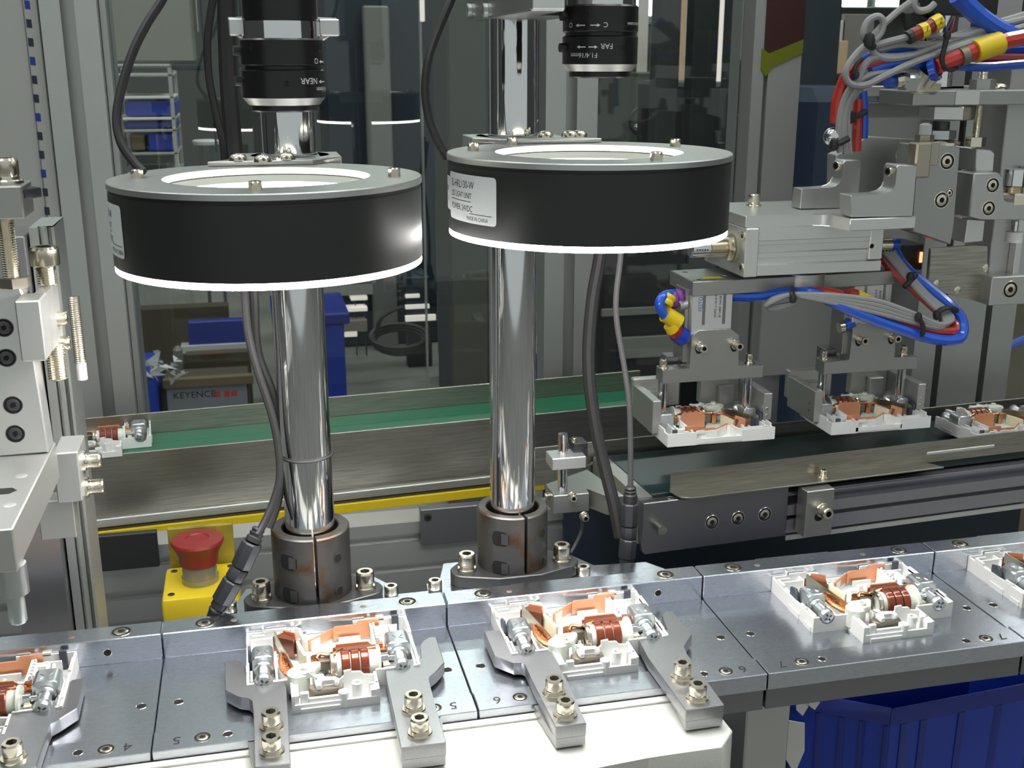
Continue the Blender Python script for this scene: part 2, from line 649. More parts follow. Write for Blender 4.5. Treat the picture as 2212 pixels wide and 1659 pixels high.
# ---------------------------------------------------------------- steel clamps
CL = [
    ('in the bottom corner beside the half-hidden breaker',
     [(181, 1464), (156, 1468), (130, 1487), (121, 1513), (80, 1520), (41, 1526), (17, 1541), (0, 1584), (-28, 1662), (78, 1656), (102, 1580), (108, 1563), (130, 1553), (167, 1529)],
     [(30, 1640)]),
    ('gripping the breaker under the first ring light by its near terminal',
     [(485, 1429), (495, 1427), (516, 1426), (525, 1432), (529, 1441), (530, 1469), (566, 1467), (601, 1462), (613, 1469), (618, 1486), (622, 1554), (628, 1650), (550, 1658), (548, 1535), (547, 1514), (538, 1507), (521, 1507), (514, 1504), (486, 1491)],
     [(587, 1572), (588, 1626)]),
    ('dusty, at the second terminal of the first lit breaker',
     [(831, 1441), (836, 1432), (855, 1427), (912, 1422), (907, 1394), (915, 1383), (927, 1376), (942, 1375), (960, 1431), (941, 1452), (927, 1460), (924, 1467), (934, 1500), (964, 1604), (866, 1616), (836, 1469)],
     [(894, 1534), (907, 1585)]),
    ('with a stepped jaw holding the breaker under the second ring light',
     [(1045, 1363), (1078, 1361), (1088, 1368), (1099, 1396), (1139, 1394), (1162, 1392), (1186, 1402), (1202, 1428), (1226, 1473), (1267, 1562), (1200, 1571), (1150, 1470), (1136, 1435), (1127, 1431), (1110, 1433), (1068, 1417)],
     [(1197, 1499), (1221, 1547)]),
    ('dark with dust at the end of the base plate',
     [(1378, 1380), (1380, 1373), (1388, 1366), (1444, 1361), (1429, 1329), (1438, 1320), (1452, 1320), (1495, 1370), (1482, 1388), (1475, 1396), (1484, 1413), (1565, 1522), (1481, 1534), (1400, 1420)],
     [(1473, 1464), (1506, 1510)]),
]
CZ = 8.0
for lab, pts, scr in CL:
    W = [P(x, y, Z=CZ) for x, y in pts]
    cx, cy = sum(p.x for p in W) / len(W), sum(p.y for p in W) / len(W)
    t = thing('steel_clamp', 'grey steel clamp finger ' + lab, 'clamp', (cx, cy, -3), group='steel clamp fingers on the base plate')
    G().prism([(p.x, p.y) for p in W], 'z', 1.6, CZ, .35).part('finger', 'tool_steel', t)
    fr_ = sorted(W, key=lambda p: p.y)[:2]
    a, b = sorted(fr_, key=lambda p: p.x)
    # foot under the front end, standing on the base plate
    dirv = Vector((cx - (a.x + b.x) / 2, 448.6 - (a.y + b.y) / 2, 0))
    k = max(4.0, 447.8 - max(a.y, b.y))
    sl = (cx - (a.x + b.x) / 2) / max(1, (cy - (a.y + b.y) / 2))
    G().hexa([(a.x + .4, a.y + .3, -2.95), (b.x - .4, b.y + .3, -2.95), (b.x - .4 + sl * k, b.y + k, -2.95), (a.x + .4 + sl * k, a.y + k, -2.95)],
             [(a.x + .4, a.y + .3, 1.59), (b.x - .4, b.y + .3, 1.59), (b.x - .4 + sl * k, b.y + k, 1.59), (a.x + .4 + sl * k, a.y + k, 1.59)]).part('foot', 'tool_steel', t)
    for q in scr:
        screw(t, P(q[0], q[1], Z=CZ), D=8.4, h=5.2, washer=11)

# ---------------------------------------------------------------- opened breakers


def build_breaker():
    """half of a miniature breaker lying open on its side; origin at the middle of its base"""
    t = thing('circuit_breaker', '', 'breaker', (0, 0, 0), local=True, group='opened circuit breakers')
    ox, oy = -41.0, 33.0                                  # local corner: left, back

    def L(g):
        g.T = Matrix.Translation((ox, oy, 0))
        return g
    out = [(0, 0), (25, 0), (27.5, -2), (29, -13), (31, -14.5), (43, -4), (58, -2), (60, 0), (82, 0), (82, -50), (60.5, -50), (60.5, -66), (20, -66), (20, -50), (0, -50)]
    g = L(G())
    g.prism([(41 + (x - 41) * .99, -30 + (y + 30) * .985) for x, y in [(0, 0), (82, 0)] + out[9:]], 'z', .05, 1.3)
    g.box(24, 62, -1.3, 0, 1.2, 4.4).box(26, 30, -2.2, -1.2, 1.2, 5.4).box(52, 56, -2.2, -1.2, 1.2, 5.4)
    n = len(out)
    hs = {0: 9, 1: 9.5, 2: 9, 3: 8, 4: 8.6, 5: 8.6, 6: 8, 7: 9.5, 8: 9, 9: 6.5, 10: 8, 11: 4.2, 12: 9, 13: 6.8, 14: 8.2}
    for i in range(n):
        a, b = Vector(out[i]), Vector(out[(i + 1) % n])
        d = (b - a).normalized()
        nn = Vector((d.y, -d.x)) * 1.3
        a, b = a + d * .04, b - d * .04
        if i in (9, 13):          # the shoulder with the round screw opening
            c = 74.5 if i == 9 else 7.8
            lo_, hi_ = (60.56, 81.95) if i == 9 else (.05, 19.95)
            r = 4.4
            arc = [(c + r * cos(pi + pi * q / 12), 8.6 + r * sin(pi + pi * q / 12)) for q in range(13)]
            top = 8.6
            prof = [(lo_, 0), (hi_, 0), (hi_, top), (c + r, top)] + arc[::-1][1:-1] + [(c - r, top), (lo_, top)]
            g.prism(prof, 'y', -50, -48.6)
            continue
        h = hs[i]
        g.prism([(a.x, a.y), (b.x, b.y), (b.x + nn.x, b.y + nn.y), (a.x + nn.x, a.y + nn.y)], 'z', 0, h)
    # inner ribs and pockets
    g.box(2.2, 3.2, -26, -6, 0, 7.5).box(2.2, 22, -7.4, -6.3, 0, 8.4).box(13.5, 14.5, -48, -20, 0, 8)
    g.box(20, 27, -9, -8, 0, 7).box(20.5, 21.5, -16, -8, 0, 9)
    g.box(62, 63.2, -27, -2, 0, 10.2).box(62, 76, -9, -8, 0, 9.4).box(72, 73.2, -27, -9, 0, 8.6).box(66, 70, -24, -12, 0, 6.5, .8)
    g.box(33, 60, -16.2, -15, 0, 3.4).box(46, 57, -9, -7.6, 0, 5.0).box(45, 47.5, -17, -14.6, 0, 6).box(50, 51.2, -16, -13, 0, 5.6)
    for q_ in range(6):
        g.box(63.6, 64.6, -8 - q_ * 3.0, -6.6 - q_ * 3.0, 9, 10.9)
    g.box(.1, 1.4, -14, -6, 8, 10.2).box(.1, 1.4, -40, -34, 7.8, 9.6).box(80.7, 81.9, -20, -8, 8, 10.4).box(80.7, 81.9, -44, -36, 8, 9.8)
    g.box(10, 20, -1.4, -.2, 8.6, 10.2).box(3, 9, -4.6, -3.4, 0, 9).box(15.5, 16.5, -13, -1, 0, 8.2).box(22.5, 24, -6, -1, 0, 9.6)
    g.box(-.5, .2, -34, -22, 0, 3.2).box(-.5, .2, -48, -40, 0, 2.6).box(81.8, 82.5, -40, -28, 0, 3)
    g.lathe([(1.0, 4), (1.0, 6.8), (1.9, 6.8), (1.9, 0)], (68, -4.4, 0), n=14).lathe([(2.2, 0), (2.2, 5.4), (1.3, 5.4), (1.3, 3)], (66.8, -45.2, 0), n=14)
    g.prism([(64, -9.2), (71, -9.2), (71, -20), (69.6, -20), (69.6, -12), (65.4, -12), (65.4, -20), (64, -20)], 'z', 6, 9.2)
    g.box(62, 63.4, -49, -40, 0, 8).box(60.5, 69, -41, -40, 0, 7).box(66, 67.2, -49, -40, 0, 7.4)
    g.box(79.3, 80.3, -48, -28, 0, 8.6).box(1.8, 2.8, -48, -38, 0, 8.8).box(8, 8.8, -1.4, .1, 8.8, 11.4)
    g.box(66, 70, -1.3, .1, 9, 10.6).box(54, 60, -1.6, -.3, 8, 10.2)
    # front apron: ledges, small boss, upright fin and screw post
    g.box(21.4, 23.4, -65, -52, 0, 8.4).box(24, 28, -64.6, -62.6, 0, 9.4, .5).box(28, 43, -65, -63.4, 0, 6.2).box(24, 42, -66.8, -66, 0, 2.4)
    g.lathe([(0, 6.5), (1.1, 6.5), (1.1, 7.4), (2.6, 7.4), (2.6, 0)], (44, -63.6, 0), n=16)
    g.prism([(41, 1), (41, 6), (45, 9.4), (45, 11.8), (48.6, 12.2), (48.6, 11), (53, 10.6), (54.5, 8.8), (59.5, 8.2), (59.5, 1)], 'y', -53.6, -52.4)
    g.lathe([(1.3, 4), (1.3, 9.8), (2.5, 9.8), (2.5, 2.4), (3.6, 2.2), (3.8, 0)], (50.5, -61.0, 0), n=20)
    g.prism([(56.5, -65.9), (60.4, -65.9), (60.4, -61.5), (59, -60.4), (56.5, -62)], 'z', .1, 7.6)
    g.box(56, 60.4, -60.3, -59.4, .1, 8)
    g.part('case', 'white_plastic', t)
    # copper arc runner: upright plate with two steps and a bent wing
    g = L(G())
    g.prism([(43.4, 2), (43.4, 9.2), (44.6, 10.2), (56, 10.2), (56.8, 12.6), (67, 12.6), (67, 2.4), (57, 2.4), (57, 3.6), (45, 3.6)], 'y', -6.0, -5.0, .12)
    g.prism([(30.2, -15.0), (30.9, -15.8), (43.4, -6.0), (43.4, -5.0)], 'z', 4.0, 9.4, .12)
    g.part('copper_runner', 'copper_plate', t)
    # two screw terminals
    for c, w_, y0, y1 in ((7.9, 5.2, -37.5, -26.5), (73.2, 5.9, -38, -26)):
        cg = L(G())
        cg.prism([(c - w_, 2.0), (c + w_, 2.0), (c + w_, 14.0), (c + w_ - 1.7, 15.6), (c - w_ + 1.7, 15.6), (c - w_, 14.0)], 'y', y0, y1, .55)
        cage = cg.part('terminal_clamp', 'zinc', t)
        sg = L(G())
        sg.lathe([(3.3, -1), (4.7, -1), (4.7, .7), (4.2, 1.4), (3.2, 1.6)], (c, y0, 8.5), (0, -1, 0), 24)
        for q in range(9):
            sg.lathe([(2.75, .9 * q + .6), (3.15, .9 * q + 1.05), (2.75, .9 * q + 1.5)], (c, y0, 8.5), (0, -1, 0), 20)
        sg.lathe([(2.7, 8.6), (3.9, 9.4), (4.0, 11.2), (3.2, 12.6), (1.6, 13.2), (0, 13.3)], (c, y0, 8.5), (0, -1, 0), 24)
        for a in (.5, .5 + pi / 2):
            u_, v_ = cos(a), sin(a)
            sg.m(1).poly([(c + s1 * 2.3 * u_ - s2 * .45 * v_, y0 - 13.25, 8.5 + s1 * 2.3 * v_ + s2 * .45 * u_) for s1, s2 in ((-1, -1), (1, -1), (1, 1), (-1, 1))])
            sg.m(0)
        sg.part('terminal_screw', ['zinc', 'dark_steel'], cage)
        L(G()).tube([(c - 2.6, y0 + 3, 15.5), (c - 1, y0 + 5, 15.6), (c - 2.4, y0 + 7, 15.5)], .45, 6).tube([(c + 2.4, y0 + 3, 15.5), (c + 1.2, y0 + 5, 15.6), (c + 2.6, y0 + 7, 15.5)], .45, 6).part('crimp', 'zinc', cage)
    L(G()).prism([(-20, 1.5), (-29, 1.5), (-29, 9), (-26, 14), (-20, 12.5)], 'x', .9, 2.4, .3).box(2.4, 6, -22.5, -20, 2, 9).part('insulating_tab', 'slate_plastic', t)
    L(G()).box(74, 77.6, -3.4, -1.6, 2, 11.8, .3).part('insulating_tab', 'slate_plastic', t)
    # trip strip with its lettering
    a, b = Vector((13.8, -13.5)), Vector((22.6, -46.5))
    d = (b - a).normalized()
    nn = Vector((d.y, -d.x)) * .45
    g = L(G())
    g.hexa([(a.x, a.y, 9.0), (b.x, b.y, 4.5), (b.x - nn.x, b.y - nn.y, 4.5), (a.x - nn.x, a.y - nn.y, 9.0)],
           [(a.x, a.y, 15.4), (b.x, b.y, 11.4), (b.x - nn.x, b.y - nn.y, 11.4), (a.x - nn.x, a.y - nn.y, 15.4)])
    strip = g.part('trip_strip', 'bimetal', t)
    L(G()).text('A12T0', 4.2, lambda u, v: (a.x + d.x * (14 + u) + nn.x * 1.06, a.y + d.y * (14 + u) + nn.y * 1.06, 8.6 - .12 * u + v)).part('lettering', 'ink', strip)
    L(G()).prism([(13, -13), (18.5, -9.5), (24.5, -15), (23, -20), (19.5, -17)], 'z', 3, 12.4, .2).part('copper_contact', 'bronze_film', t)
    L(G()).hexa([(18.4, -10, 3), (19.2, -9.4, 3), (26.0, -16.5, 3), (25.2, -17.3, 3)], [(18.4, -10, 13.5), (19.2, -9.4, 13.5), (24.6, -15.5, 14.6), (23.8, -16.3, 14.6)]).part('copper_leaf', 'copper_plate', t)
    L(G()).prism([(24.2, -17), (25.4, -16.6), (27.4, -24), (28.8, -32), (27.4, -32.4), (25.6, -25)], 'z', 1.3, 10.6, .15).part('barrier', 'cream_plastic', t)
    L(G()).prism([(26, -17), (31, -16), (40, -16.5), (41, -30), (36, -38), (29, -33)], 'z', 1.3, 3.6, .5).part('arc_chute', 'ivory_plastic', t)
    g = L(G())
    for q in range(4):
        g.tube([(16.8 + q * .9, -27 + q, 9.6 - q * .8), (16.2 + q * 1.1, -34 + q * .6, 9.4 - q * .8), (17.4 + q * .9, -41 + q, 8.8 - q * .5), (21.5, -46 + q * .9, 7.6), (27, -47 + q * .7, 6.4)], 1.3, 7, rvar=.2)
    g.part('copper_braid', 'copper_braid', t)
    # moulded latch with pivot and lever
    g = L(G())
    hub = [(24 + 5.4 * cos(2 * pi * q / 18), -49.6 + 5.2 * sin(2 * pi * q / 18)) for q in range(18)]
    g.prism(hub, 'z', 1.5, 12.4, .6)
    g.prism([(23, -44.8), (34, -44), (35, -46), (31.4, -52), (26, -54)], 'z', 9.6, 13.6, .5)
    g.lathe([(1.0, 13), (1.0, 14.8), (1.9, 14.8), (1.9, 13)], (27, -50, 0), n=16)
    g.prism([(30, -52.5), (35.5, -52), (36, -55), (31, -55.6)], 'z', 6.5, 11.4, .5)
    latch = g.part('latch', 'ivory_plastic', t)
    L(G()).tube([(27.2, -50.4, 14.9), (29, -53.5, 12.8), (32.5, -57.6, 11.8)], .28, 6).part('spring_wire', 'zinc', latch)
    L(G()).prism([(28.5, -56), (41, -54.5), (44.4, -58), (44, -61.4), (31, -62.4), (28, -60)], 'z', 1.5, 8.6, .5).box(37, 41.5, -56, -45, 2, 6.5, .3).part('mechanism_frame', 'brown_steel', t)
    L(G()).prism([(31, -57), (35, -55), (41, -56), (42.6, -58.4), (42, -60.8), (40.4, -60.8), (39.6, -58.6), (34.4, -58.6), (34, -62.3), (31.6, -62.3)], 'z', 8.6, 11.4, .4).part('trip_lever', 'white_plastic', t)
    # magnet coil lying along the length
    L(G()).lathe([(0, 42.5), (6.0, 42.5), (6.0, 62), (8.0, 62), (8.0, 63.4), (0, 63.4)], (0, -41.5, 8.2), (1, 0, 0), 28).part('bobbin', 'ivory_plastic', t)
    g = L(G())
    for q in range(3):
        x = 44.6 + q * 4.6
        g.lathe([(6, x), (7.1, x), (7.5, x + .5), (7.5, x + 3.5), (7.1, x + 4.0), (6, x + 4.0)], (0, -41.5, 8.2), (1, 0, 0), 28)
    g.part('coil_winding', 'enamel_wire', t)
    L(G()).lathe([(0, 63), (3.0, 63), (3.0, 67.4), (1.7, 67.6), (1.7, 70.2), (0, 70.4)], (0, -41.5, 9.4), (1, 0, 0), 20).part('plunger', 'chrome', t)
    L(G()).lathe([(6.1, 39.4), (7.0, 39.8), (7.0, 41.0), (5.6, 41.6), (5.6, 42.6)], (0, -41.5, 8.2), (1, 0, 0), 24).part('coil_collar', 'nickel', t)
    L(G()).box(42, 60, -34.5, -31.6, 2, 13.2, .8).part('yoke', 'bronze_film', t)
    L(G()).prism([(41.5, 2), (60.5, 2), (60.5, 12), (58.5, 14.2), (43, 14.2), (43, 12.5), (41.5, 12.5)], 'y', -31.4, -30.6, .1).part('back_plate', 'copper_plate', t)
    L(G()).box(60.6, 63, -31.8, -30.4, 5, 12.5, .2).part('white_tag', 'label_white', t)
    L(G()).box(34, 41, -38.5, -34, 5, 10, .4).part('armature', 'brown_steel', t)
    g = L(G())
    g.tube([(33.4, -36, 10.2), (35, -34.5, 11.6), (39, -35.5, 11.4), (43, -36.6, 12.6), (46, -38, 14.6)], .95, 8)
    g.lathe([(0, 10.4), (2.6, 10.4), (2.6, 4)], (33, -34.5, 0), n=16)
    g.tube([(57, -36, 12.6), (61, -34.4, 11.8), (64, -33, 11)], .9, 8)
    g.box(62.6, 69.6, -34.8, -31.6, 7.4, 10.6, .3)
    g.box(63, 66.2, -31.4, -29, 8, 12, .2)
    g.part('coil_lead', 'copper_shiny', t)
    L(G()).box(64.6, 68, -46.4, -44, 1.3, 8.6, .3).part('stop_block', 'cream_plastic', t)
    return t


BRK = build_breaker()
BRK.location = Vector((-15.8 + 41, 501.2, .02)) * MM
BRK['label'] = 'opened white breaker under the first ring light, between two clamp fingers'
copy_thing(BRK, (111.6 + 41, 501.2, .02), 'opened white breaker clamped under the second ring light')
copy_thing(BRK, (274.2 + 41, 501.2, .02), 'opened white breaker on the carrier marked 7, with no clamp on it')
copy_thing(BRK, (399.4 + 41, 501.2, .02), 'opened white breaker at the right edge of the line, mostly cut off')
copy_thing(BRK, (-97.2 - 41, 501.2, .02), 'opened white breaker at the left edge of the line, half out of the picture')
copy_thing(BRK, (276.4 + 41, 742.2, 26.3), 'opened white breaker hanging in the nearer gripper, copper side to the front', rz=pi)
copy_thing(BRK, (407.7 + 41, 750.3, 22.6), 'opened white breaker hanging in the farther gripper over the belt', rz=pi)

# ---------------------------------------------------------------- plate behind the rail, posts in their sockets
PZ = 3.0
t = thing('post_base_plate', 'bluish grey machined plate behind the carrier rail, holding the post sockets', 'plate', (90, 575, -9))
G().prism([(-82, 551), (230, 551), (226, 566), (216, 581), (184, 583), (172, 606), (98, 606), (92, 582), (84, 582), (84, 572), (66, 572), (66, 582), (56, 598), (-16, 598), (-24, 572), (-82, 566)], 'z', -9, PZ, .4).part('plate', 'machined', t)
for x, y, z in [(845, 1282, 0), (940, 1270, 0), (1260, 1240, 0), (497, 1318, 0)]:
    q = P(x, y, Z=PZ)
    screw(t, (q.x, max(q.y, 553.5), PZ), D=8.0, h=5.0)
for x, y in [(285, 1350), (1413, 1230)]:
    q = P(x, y, Z=PZ)
    screw(t, (q.x, min(max(q.y, 553), 560), PZ), D=7, kind='flush')

POSTS = [(20.6, 575.0, 560, 'chrome steel post behind the first ring light, with a cable tie round it', 'blackened steel post socket with two clamp pockets, under the first chrome post', 48.0),
         (135.3, 585.0, 560, 'chrome steel post behind the second ring light, under the aluminium camera block', 'rusty steel post socket streaked brown on one side, under the second chrome post', 45.0)]
for k, (x, y, top, lp, ls, sz) in enumerate(POSTS):
    pr_ = 13.2 if k == 0 else 12.7
    zp_ = 620 if k == 0 else P(1146, 24, Y=478).z
    G().lathe([(0, PZ + 4), (pr_, PZ + 4), (pr_, zp_), (0, zp_)], (x, y, 0), n=48).thing('steel_post', 'chrome', lp, 'post', (x, y, PZ + 4), group='chrome posts')
    t = thing('post_socket', ls, 'socket', (x, y, PZ), group='post sockets')
    R = 21.0 if k == 0 else 20.2
    # split sleeve: the slit faces the front
    sl = .045
    fa = -pi / 2 + (.06 if k == 0 else .16)
    g = G()
    u, v, d = frame((0, 0, 1))
    a0 = fa + sl
    # frame(z): u = -? measure the angle of u in the xy plane
    base = atan2(u.y, u.x)
    sgn = 1 if (u.x * v.y - u.y * v.x) > 0 else -1
    A0 = (fa - base) * sgn + sl
    g.lathe([(15.0, PZ + .1), (R, PZ + .1), (R, sz - .8), (R - .8, sz), (15.6, sz), (15.0, sz - .6), (15.0, PZ + .1)], (x, y, 0), n=56, a0=A0, a1=A0 + 2 * pi - 2 * sl)
    for ang in (fa + sl, fa - sl):
        c_, s_ = cos(ang), sin(ang)
        g.poly([(x + 15 * c_, y + 15 * s_, PZ), (x + R * c_, y + R * s_, PZ), (x + R * c_, y + R * s_, sz), (x + 15 * c_, y + 15 * s_, sz)])
    g.part('sleeve', 'socket_steel', t)
    # flange with rounded ends
    fl = [(x + sx * 28 + 9.5 * cos(a), y - 6 + 9.5 * sin(a)) for sx, rng in ((1, (-60, 60)), (-1, (120, 240))) for a in [radians(rng[0] + (rng[1] - rng[0]) * q / 8) for q in range(9)]]
    fl = fl[:9] + [(x + 12, y + 20), (x - 12, y + 20)] + fl[9:] + [(x - 12, y - 21.5), (x + 12, y - 21.5)]
    G().prism(fl, 'z', PZ, PZ + 7.5, .5).part('flange', 'dark_steel', t)
    for sx in (-1, 1):
        screw(t, (x + sx * 28, y - 6, PZ + 7.5), D=10, h=7, washer=11)
    # clamp-screw pockets on one flank, tapped holes on the other
    for z in (sz * .32, sz * .72):
        a = fa - .72
        n_ = Vector((cos(a), sin(a), 0))
        t_ = Vector((-sin(a), cos(a), 0))
        c = Vector((x, y, z)) + n_ * (R + .04)
        g = G()
        prof = [(-5.6, 0), (-5, 3.4), (-2.6, 4.6), (2.4, 4.2), (5.0, 2.4), (5.0, -2.6), (2.4, -4.2), (-2.6, -4.6), (-5, -3.4)]
        bend = lambda q, h: Vector((x, y, z)) + Vector((cos(a + q / R), sin(a + q / R), 0)) * (R + h) + Vector((0, 0, 1)) * 0
        def edge(q, s):
            P_ = [v_ for v_ in prof if (v_[1] >= 0 if s > 0 else v_[1] <= 0)]
            P_ = sorted(P_)
            for (qa, ha), (qb, hb) in zip(P_[:-1], P_[1:]):
                if qa <= q <= qb and qb > qa:
                    return ha + (hb - ha) * (q - qa) / (qb - qa)
            return P_[-1][1] if q > P_[-1][0] else P_[0][1]
        cols = [-5.6 + 10.6 * k_ / 12 for k_ in range(13)]
        for qa, qb in zip(cols[:-1], cols[1:]):
            g.poly([bend(qa, .05) + Vector((0, 0, edge(qa, -1))), bend(qb, .05) + Vector((0, 0, edge(qb, -1))), bend(qb, .05) + Vector((0, 0, edge(qb, 1))), bend(qa, .05) + Vector((0, 0, edge(qa, 1)))])
        pk = g.part('clamp_pocket', 'hole', t, norm=False)
        G().hexa([bend(.6, -.3) + Vector((0, 0, -3.2)), bend(4.4, -.3) + Vector((0, 0, -3.2)), bend(4.4, -.3) + Vector((0, 0, 3.0)), bend(.6, -.3) + Vector((0, 0, 3.4))],
                 [bend(.6, .7) + Vector((0, 0, -3.2)), bend(4.4, .35) + Vector((0, 0, -3.2)), bend(4.4, .35) + Vector((0, 0, 3.0)), bend(.6, .7) + Vector((0, 0, 3.4))]).part('clamp_screw', 'dark_steel', pk)
        a2 = fa + .62
        n2 = Vector((cos(a2), sin(a2), 0))
        screw(t, Vector((x, y, z)) + n2 * (R + .12), n2, D=5.0, kind='hole', mtl='dark_steel')

# ---------------------------------------------------------------- ring lights


def ring_light(c, lab, pln, scr, label_ang, tilt):
    x, y, z = c
    t = thing('ring_light', lab, 'ring light', (x, y, z - 38), group='ring lights over the line')
    G().lathe([(43, z - 2.6), (43, z), (64.6, z), (65, z - .4), (65, z - 2.6), (43, z - 2.6)], (x, y, 0), n=96).part('cover_plate', 'alu', t)
    hz = z - 33.6
    G().lathe([(44, z - 2.7), (64.2, z - 2.7), (64.2, z - 4), (64.6, z - 4.2), (64.6, hz), (44, hz), (44, z - 2.7)], (x, y, 0), n=96).part('housing', 'ring_black', t)
    dif = G().lathe([(46, hz - .1), (64.3, hz - .1), (64.3, hz - 2.6), (46, hz - 2.6)], (x, y, 0), n=96).part('diffuser', 'ring_light', t)
    G().lathe([(42.95, z - .25), (42.95, z - 3.0)], (x, y, 0), n=96).part('glowing_lip', 'ring_lip', t)
    G().lathe([(42.95, z - 3.0), (43.5, z - 3.0), (43.5, z - 3.5), (42.9, z - 3.5)], (x, y, 0), n=96).part('lip_groove', 'dark_steel', t)
    G().lathe([(42.9, z - 3.5), (42.9, z - 6.6)], (x, y, 0), n=96).part('inner_sleeve', 'ring_inner', t)
    G().lathe([(42.9, z - 6.6), (43.6, z - 8), (45.6, hz - 2.6)], (x, y, 0), n=96).part('inner_diffuser', 'ring_glow', t)
    for a in scr:
        screw(t, (x + 53.5 * cos(a), y + 53.5 * sin(a), z), D=5.2, h=3.6)
    return t, hz


C1 = (7.8, 493.1, 242.7)
C2 = (152.4, 504.0, 249.7)


def onring(c, ang, zz, R=64.75):
    return lambda u, v: (c[0] + R * cos(ang + u / R), c[1] + R * sin(ang + u / R), zz + v)


def ring_label(t, c, ang, zz, w_, h, lines, r=1.6):
    """paper label wrapped round the housing, anchored at its lower left corner"""
    fn = onring(c, ang, zz)
    g = G()
    N = 12
    cols = [(w_ * q / N) for q in range(N + 1)]

    def hh(u):
        e = min(u, w_ - u)
        return 0 if e >= r else r - sqrt(max(0, r * r - (r - e) ** 2))
    cols = sorted(set(cols + [r * .3, w_ - r * .3, r, w_ - r]))
    for a, b in zip(cols[:-1], cols[1:]):
        g.poly([fn(a, hh(a)), fn(b, hh(b)), fn(b, h - hh(b)), fn(a, h - hh(a))])
    lb = g.part('paper_label', 'label_white', t, norm=False)
    fn2 = onring(c, ang, zz, 64.82)
    for body, size, u0, v0 in lines:
        if body == '-':
            G().poly([fn2(u0 + size * q / 6, v0) for q in range(7)] + [fn2(u0 + size * q / 6, v0 + .28) for q in range(6, -1, -1)]).part('rule', 'ink', lb, norm=False)
        else:
            G().text(body, size, lambda u, v: fn2(u0 + u * .82, v0 + v)).part('lettering', 'ink', lb, norm=False)


r1, hz1 = ring_light(C1, 'black ring light with a glowing rim, lower of the two, label almost turned away', None, [radians(q) for q in (173, 83, 353 - 5, 264)], None, 0)
r2, hz2 = ring_light(C2, 'black ring light with a glowing rim, the one whose white label can be read', None, [radians(q) for q in (160, 118, 22, 285)], None, 0)
ring_label(r2, C2, radians(181.5), hz2 + 6.0, 40.0, 20.5,
           [('SL-HRL130-W', 4.6, 3.4, 14.6), ('LED LIGHT UNIT', 3.4, 3.4, 10.4), ('-', 20.0, 3.4, 8.9), ('POWER: 24VDC', 3.7, 3.4, 4.8), ('-', 15.0, 22.5, 3.9), ('MADE IN CHINA', 2.5, 20.0, 1.2)])
ring_label(r2, C2, radians(165), hz2 + 9.0, 19.5, 15.0, [('130 W', 4, 6, 8), ('0', 3, 14, 4)])
ring_label(r1, C1, radians(176), hz1 + 5.4, 36.0, 21.0,
           [('SL-HRL130-W', 4.6, 1.5, 15), ('LED LIGHT UNIT', 3.4, 1.5, 10.8), ('-', 20.0, 1.5, 9.2), ('POWER: 24VDC', 3.7, 1.5, 5.2), ('-', 14.0, 20.5, 4.6), ('MADE IN CHINA', 2.7, 18.8, 1.4)])

# brackets from the rings back to the posts
for (c, post, lab, scr) in [(C1, POSTS[0], 'flat aluminium bracket joining the first ring light to its post', [(-12, 40), (10, 40), (-1, 31)]),
                            (C2, POSTS[1], 'flat aluminium bracket joining the second ring light to its post', [(-4, 50), (9, 50), (14, 60)])]:
    px, py = post[0], post[1]
    z0 = c[2] + .1
    t = thing('ring_bracket', lab, 'bracket', (px, py, z0), group='ring light brackets')
    yf = c[1] + 44
    pts = [(c[0] - 22, yf + 2), (c[0] - 8, yf - 1), (c[0] + 18, yf - 1), (px + 24, py - 6), (px + 24, py + 18), (px - 24, py + 18), (px - 24, py - 6)]
    hole = 13.6
    G().prism([(c[0] - 26, yf + 6), (c[0] + 22, yf + 6), (px + 24, py - 14.2), (px - 24, py - 14.2)], 'z', z0, z0 + 2.2, .3).part('arm', 'alu', t)
    G().lathe([(13.3, z0 - 9), (19, z0 - 9), (19, z0 + 2.2), (13.3, z0 + 2.2), (13.3, z0 - 9)], (px, py, 0), n=40).box(px - 24, px - 13.4, py - 14, py + 14, z0 - 9, z0 + 2.2, .4).box(px + 13.4, px + 24, py - 14, py + 14, z0 - 9, z0 + 2.2, .4).part('post_clamp', 'alu', t)
    for dx, dy in scr:
        screw(t, (c[0] + dx, min(c[1] + dy + 14, py - 17), z0 + 2.2), D=8.6, h=3.2, kind='button')

# ---------------------------------------------------------------- lenses and camera mounts


def lens(px, Y, rows, lab, texts):
    """rows: (radius, pixel height at the front surface)"""
    ax = P(px, 150, Y=Y)
    t = thing('camera_lens', lab, 'lens', (ax.x, Y, P(px, rows[0][1], Y=Y - 14).z), group='lenses of the two cameras')
    zz = lambda py, r: P(px, py, Y=Y - r).z
    return t, ax, zz


